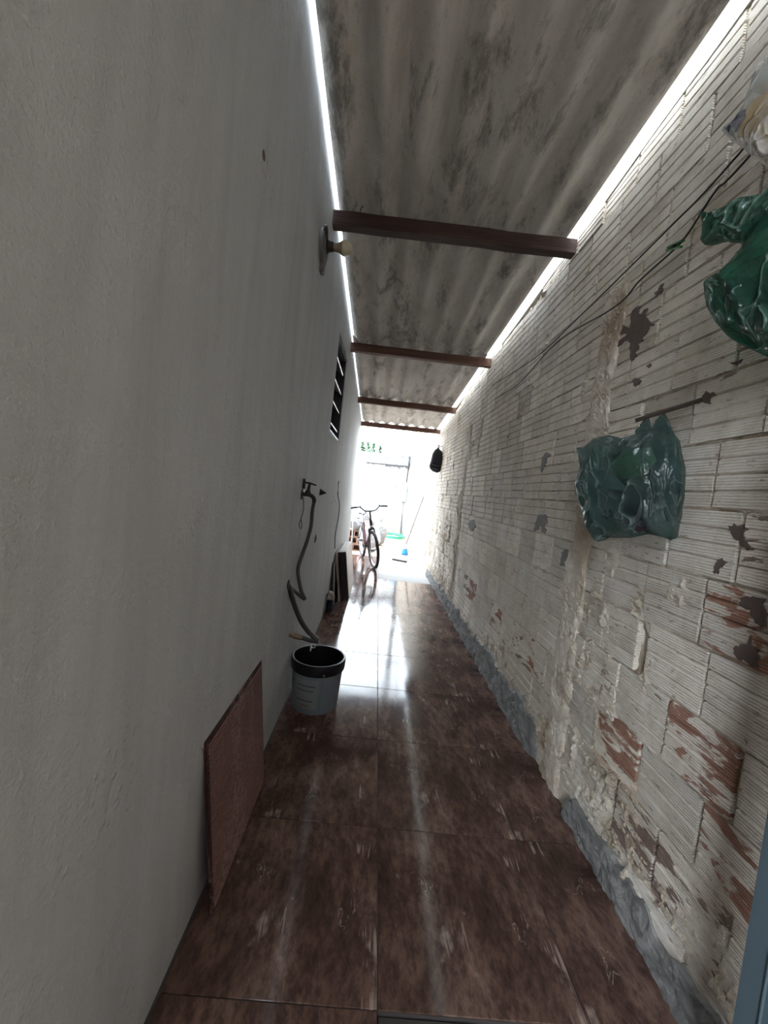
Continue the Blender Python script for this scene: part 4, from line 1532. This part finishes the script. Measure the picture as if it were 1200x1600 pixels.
# ---- meter box, conduit, round fitting and rail on the far wall
mbx = empty('meter_box', (.82, 12.93, 1.03))
tag(mbx, 'pale blue metal meter box on the far white wall', 'box')
MB().slab((.69, 12.86, 1.04), (.945, 13.0, 1.645), .006).build('box_body', M['meterbox'], mbx)
dd = MB().slab((.705, 12.850, 1.065), (.930, 12.862, 1.62), .004).build('box_door', M['meterbox'], mbx)
MB().slab((.905, 12.842, 1.30), (.920, 12.852, 1.36), .002).build('latch', M['iron'], dd)
cdt = empty('conduit', (.93, 12.97, -.012))
tag(cdt, 'grey conduit running from the ground up to the pale blue meter box', 'pipe')
MB().tube([(.905, 12.96, -.012), (.875, 12.96, .55), (.865, 12.96, 1.042)], .028, 8).build('lower_pipe', M['grey_pipe'], cdt, smooth=True)
MB().tube(catmull([(.90, 12.96, 1.645), (.905, 12.96, 1.9), (.92, 12.96, 2.2), (.925, 12.98, 2.52)], 5), .022, 8).build('cable_riser', M['iron'], mbx, smooth=True)
rf = empty('round_fitting', px(618.5, 758, 1, 12.95))
tag(rf, 'small round grey metal fitting on the far wall beside the meter box', 'fitting')
pc2 = px(618.5, 758, 1, 12.99)
MB().lathe([(.075, -.02), (.08, .0), (.07, .05), (.04, .07), (.0, .07)], pc2, (0, -1, 0), 16, False).build('dome', M['grey_pipe'], rf, smooth=True)
MB().tube([pc2 + Vector((-.12, -.01, .09)), pc2 + Vector((.05, -.01, .11))], .012, 6).build('bracket', M['iron'], rf)
ra, rbb = px(574, 723, 1, 12.93), px(636, 729, 1, 12.93)
rail = empty('wall_rail', (ra + rbb) / 2)
tag(rail, 'thin dark rail fixed across the stained top of the far wall', 'rail')
MB().tube([ra, rbb], .022, 8).build('rail_bar', M['iron'], rail)
for q in (ra, rbb, (ra + rbb) / 2):
    MB().tube([q, q + Vector((0, .09, 0))], .014, 6).build('rail_bracket', M['iron'], rail)

# ---- timber bar across the yard entrance
zb_ = 2.285
tb = empty('crossbar', (-.3, 8.25, zb_))
tag(tb, 'thin weathered crossbar spanning the open yard above the bicycle', 'bar')
MB().box((-.42, 8.25, zb_), (2.80, .042, .042), Matrix.Rotation(math.radians(.0), 3, 'Y'), .004).build('bar', M['wood_pole'], tb)
MB().slab((-1.82, 8.20, -.012), (-1.75, 8.30, zb_ + .02), .004).build('post', M['wood_pole'], tb)

# ---- broom and iron bar on the floor
btm = px(632, 866, 2, .0); tpb = px(662, 776, 0, BX - .012)
brm = empty('broom', (btm.x, btm.y, -.012))
tag(brm, 'blue bristled broom leaning on the brick wall with its head down', 'broom')
tail = Vector((btm.x, btm.y, .17))
MB().tube([tail, tpb], .012, 8).build('broom_handle', M['broomstick'], brm, smooth=True)
dv = (tpb - tail).normalized()
MB().tube([tail + dv * .05, tail - dv * .02, tail - dv * .05], [.022, .05, .055], 10).build('broom_cap', M['white'], brm, smooth=True)
bt_ = MB()
rr = random.Random(4)
bt_.lathe([(.052, .115), (.066, .07), (.075, .03), (.06, 0.0)], (btm.x, btm.y, -.010), (0, 0, 1), 16)
for k in range(90):
    a = rr.uniform(0, 6.28); r0 = rr.uniform(.02, .05)
    p0_ = Vector((btm.x + r0 * math.cos(a), btm.y + r0 * math.sin(a), .12))
    bt_.tube([p0_, Vector((btm.x + 1.55 * r0 * math.cos(a), btm.y + 1.55 * r0 * math.sin(a), -.010))], .0035, 4)
bt_.build('bristles', M['bluebrush'], brm)
f0, f1 = px(613.5, 874.3, 2, .0), px(635, 878.4, 2, .0)
o = empty('flat_bar', (f0 + f1) / 2)
dirb = (f1 - f0).normalized()
MB().box((f0 + f1) / 2 + Vector((0, 0, .008)), ((f1 - f0).length, .075, .028), Matrix((dirb, Vector((0, 0, 1)).cross(dirb), Vector((0, 0, 1)))).transposed(), .004).build('bar', M['rust'], o)
tag(o, 'short dark flat bar lying on the concrete before the broom', 'bar')

# ---- beyond the far wall: poles, wires, trees
pl = empty('utility_pole', (1.14, 15, -.12))
tag(pl, 'thick grey utility pole standing behind the far wall corner', 'pole')
MB().tube([(1.135, 15, -.12), (1.135, 15, 7.2)], [.125, .095], 14).build('shaft', M['wood_pole'], pl, smooth=True)
MB().tube([(.55, 15, 6.4), (1.75, 15, 6.4)], .05, 6).build('crossarm', M['wood_pole'], pl)
MB().tube(catmull([(1.05, 14.9, 3.5), (.93, 14.6, 3.2), (.95, 14.3, 2.9), (1.0, 13.6, 2.6)], 5), .014, 5).build('drop_cable', M['wire'], pl)
pl2 = empty('thin_pole', (.33, 18, -.12))
tag(pl2, 'thin pale mast rising behind the middle of the far wall', 'pole')
pa = px(617, 690, 1, 18)
MB().tube([(pa.x, 18, -.12), (pa.x + .12, 18, 6.5)], .045, 8).build('mast', M['grey_pipe'], pl2, smooth=True)
MB().tube([(pa.x - .3, 18, 5.9), (pa.x + .5, 18, 5.9)], .02, 6).build('mast_arm', M['grey_pipe'], pl2)
w0_, w1_ = px(662, 665, 1, 9.5), px(648, 697, 1, 14.7)
o = MB().tube(catmull([w0_ + (w0_ - w1_) * .6, w0_, w1_], 5), .012, 5).build('service_wire', M['wire'], None, w1_)
tag(o, 'thin service wire slanting down to the thick utility pole', 'wire')
tlabs = ['slender green tree behind the far wall at the plastered wall edge', 'second slender green tree along the far wall from the plastered wall', 'third slender green tree along the far wall from the plastered wall', 'small pointed green tree nearest the thin mast']
for i, (tx, ty, hw) in enumerate(((567, 691, .36), (576, 691, .40), (584, 693, .30), (594.5, 696, .26))):
    TY = 24 + 1.3 * i
    P_ = px(tx, ty, 1, TY)
    tr = empty('tree', (P_.x, TY, -.12))
    tag(tr, tlabs[i], 'tree')
    MB().tube([(P_.x, TY, -.12), (P_.x, TY, P_.z - .3)], [.09, .03], 7).build('trunk', M['trunk'], tr)
    rr = random.Random(60 + i)
    lf_ = MB()
    for k in range(900):
        t = rr.random()
        z = P_.z - 2.6 * t
        R0 = 1.35 * hw * (.25 + .75 * min(1, t * 2.4)) * rr.uniform(.3, 1)
        a = rr.uniform(0, 6.28)
        c = Vector((P_.x + R0 * math.cos(a), TY + R0 * math.sin(a), z))
        d1 = Vector((math.cos(a), math.sin(a), rr.uniform(-.8, .5))).normalized() * rr.uniform(.09, .17)
        d2 = Vector((-math.sin(a), math.cos(a), rr.uniform(-.4, .4))).normalized() * rr.uniform(.03, .05)
        q = len(lf_.v)
        lf_.v += [tuple(c - d1), tuple(c + d2), tuple(c + d1), tuple(c - d2)]
        lf_.f.append((q, q + 1, q + 2, q + 3))
    tag(lf_.build('foliage', M['leaf'], tr), kind='stuff')
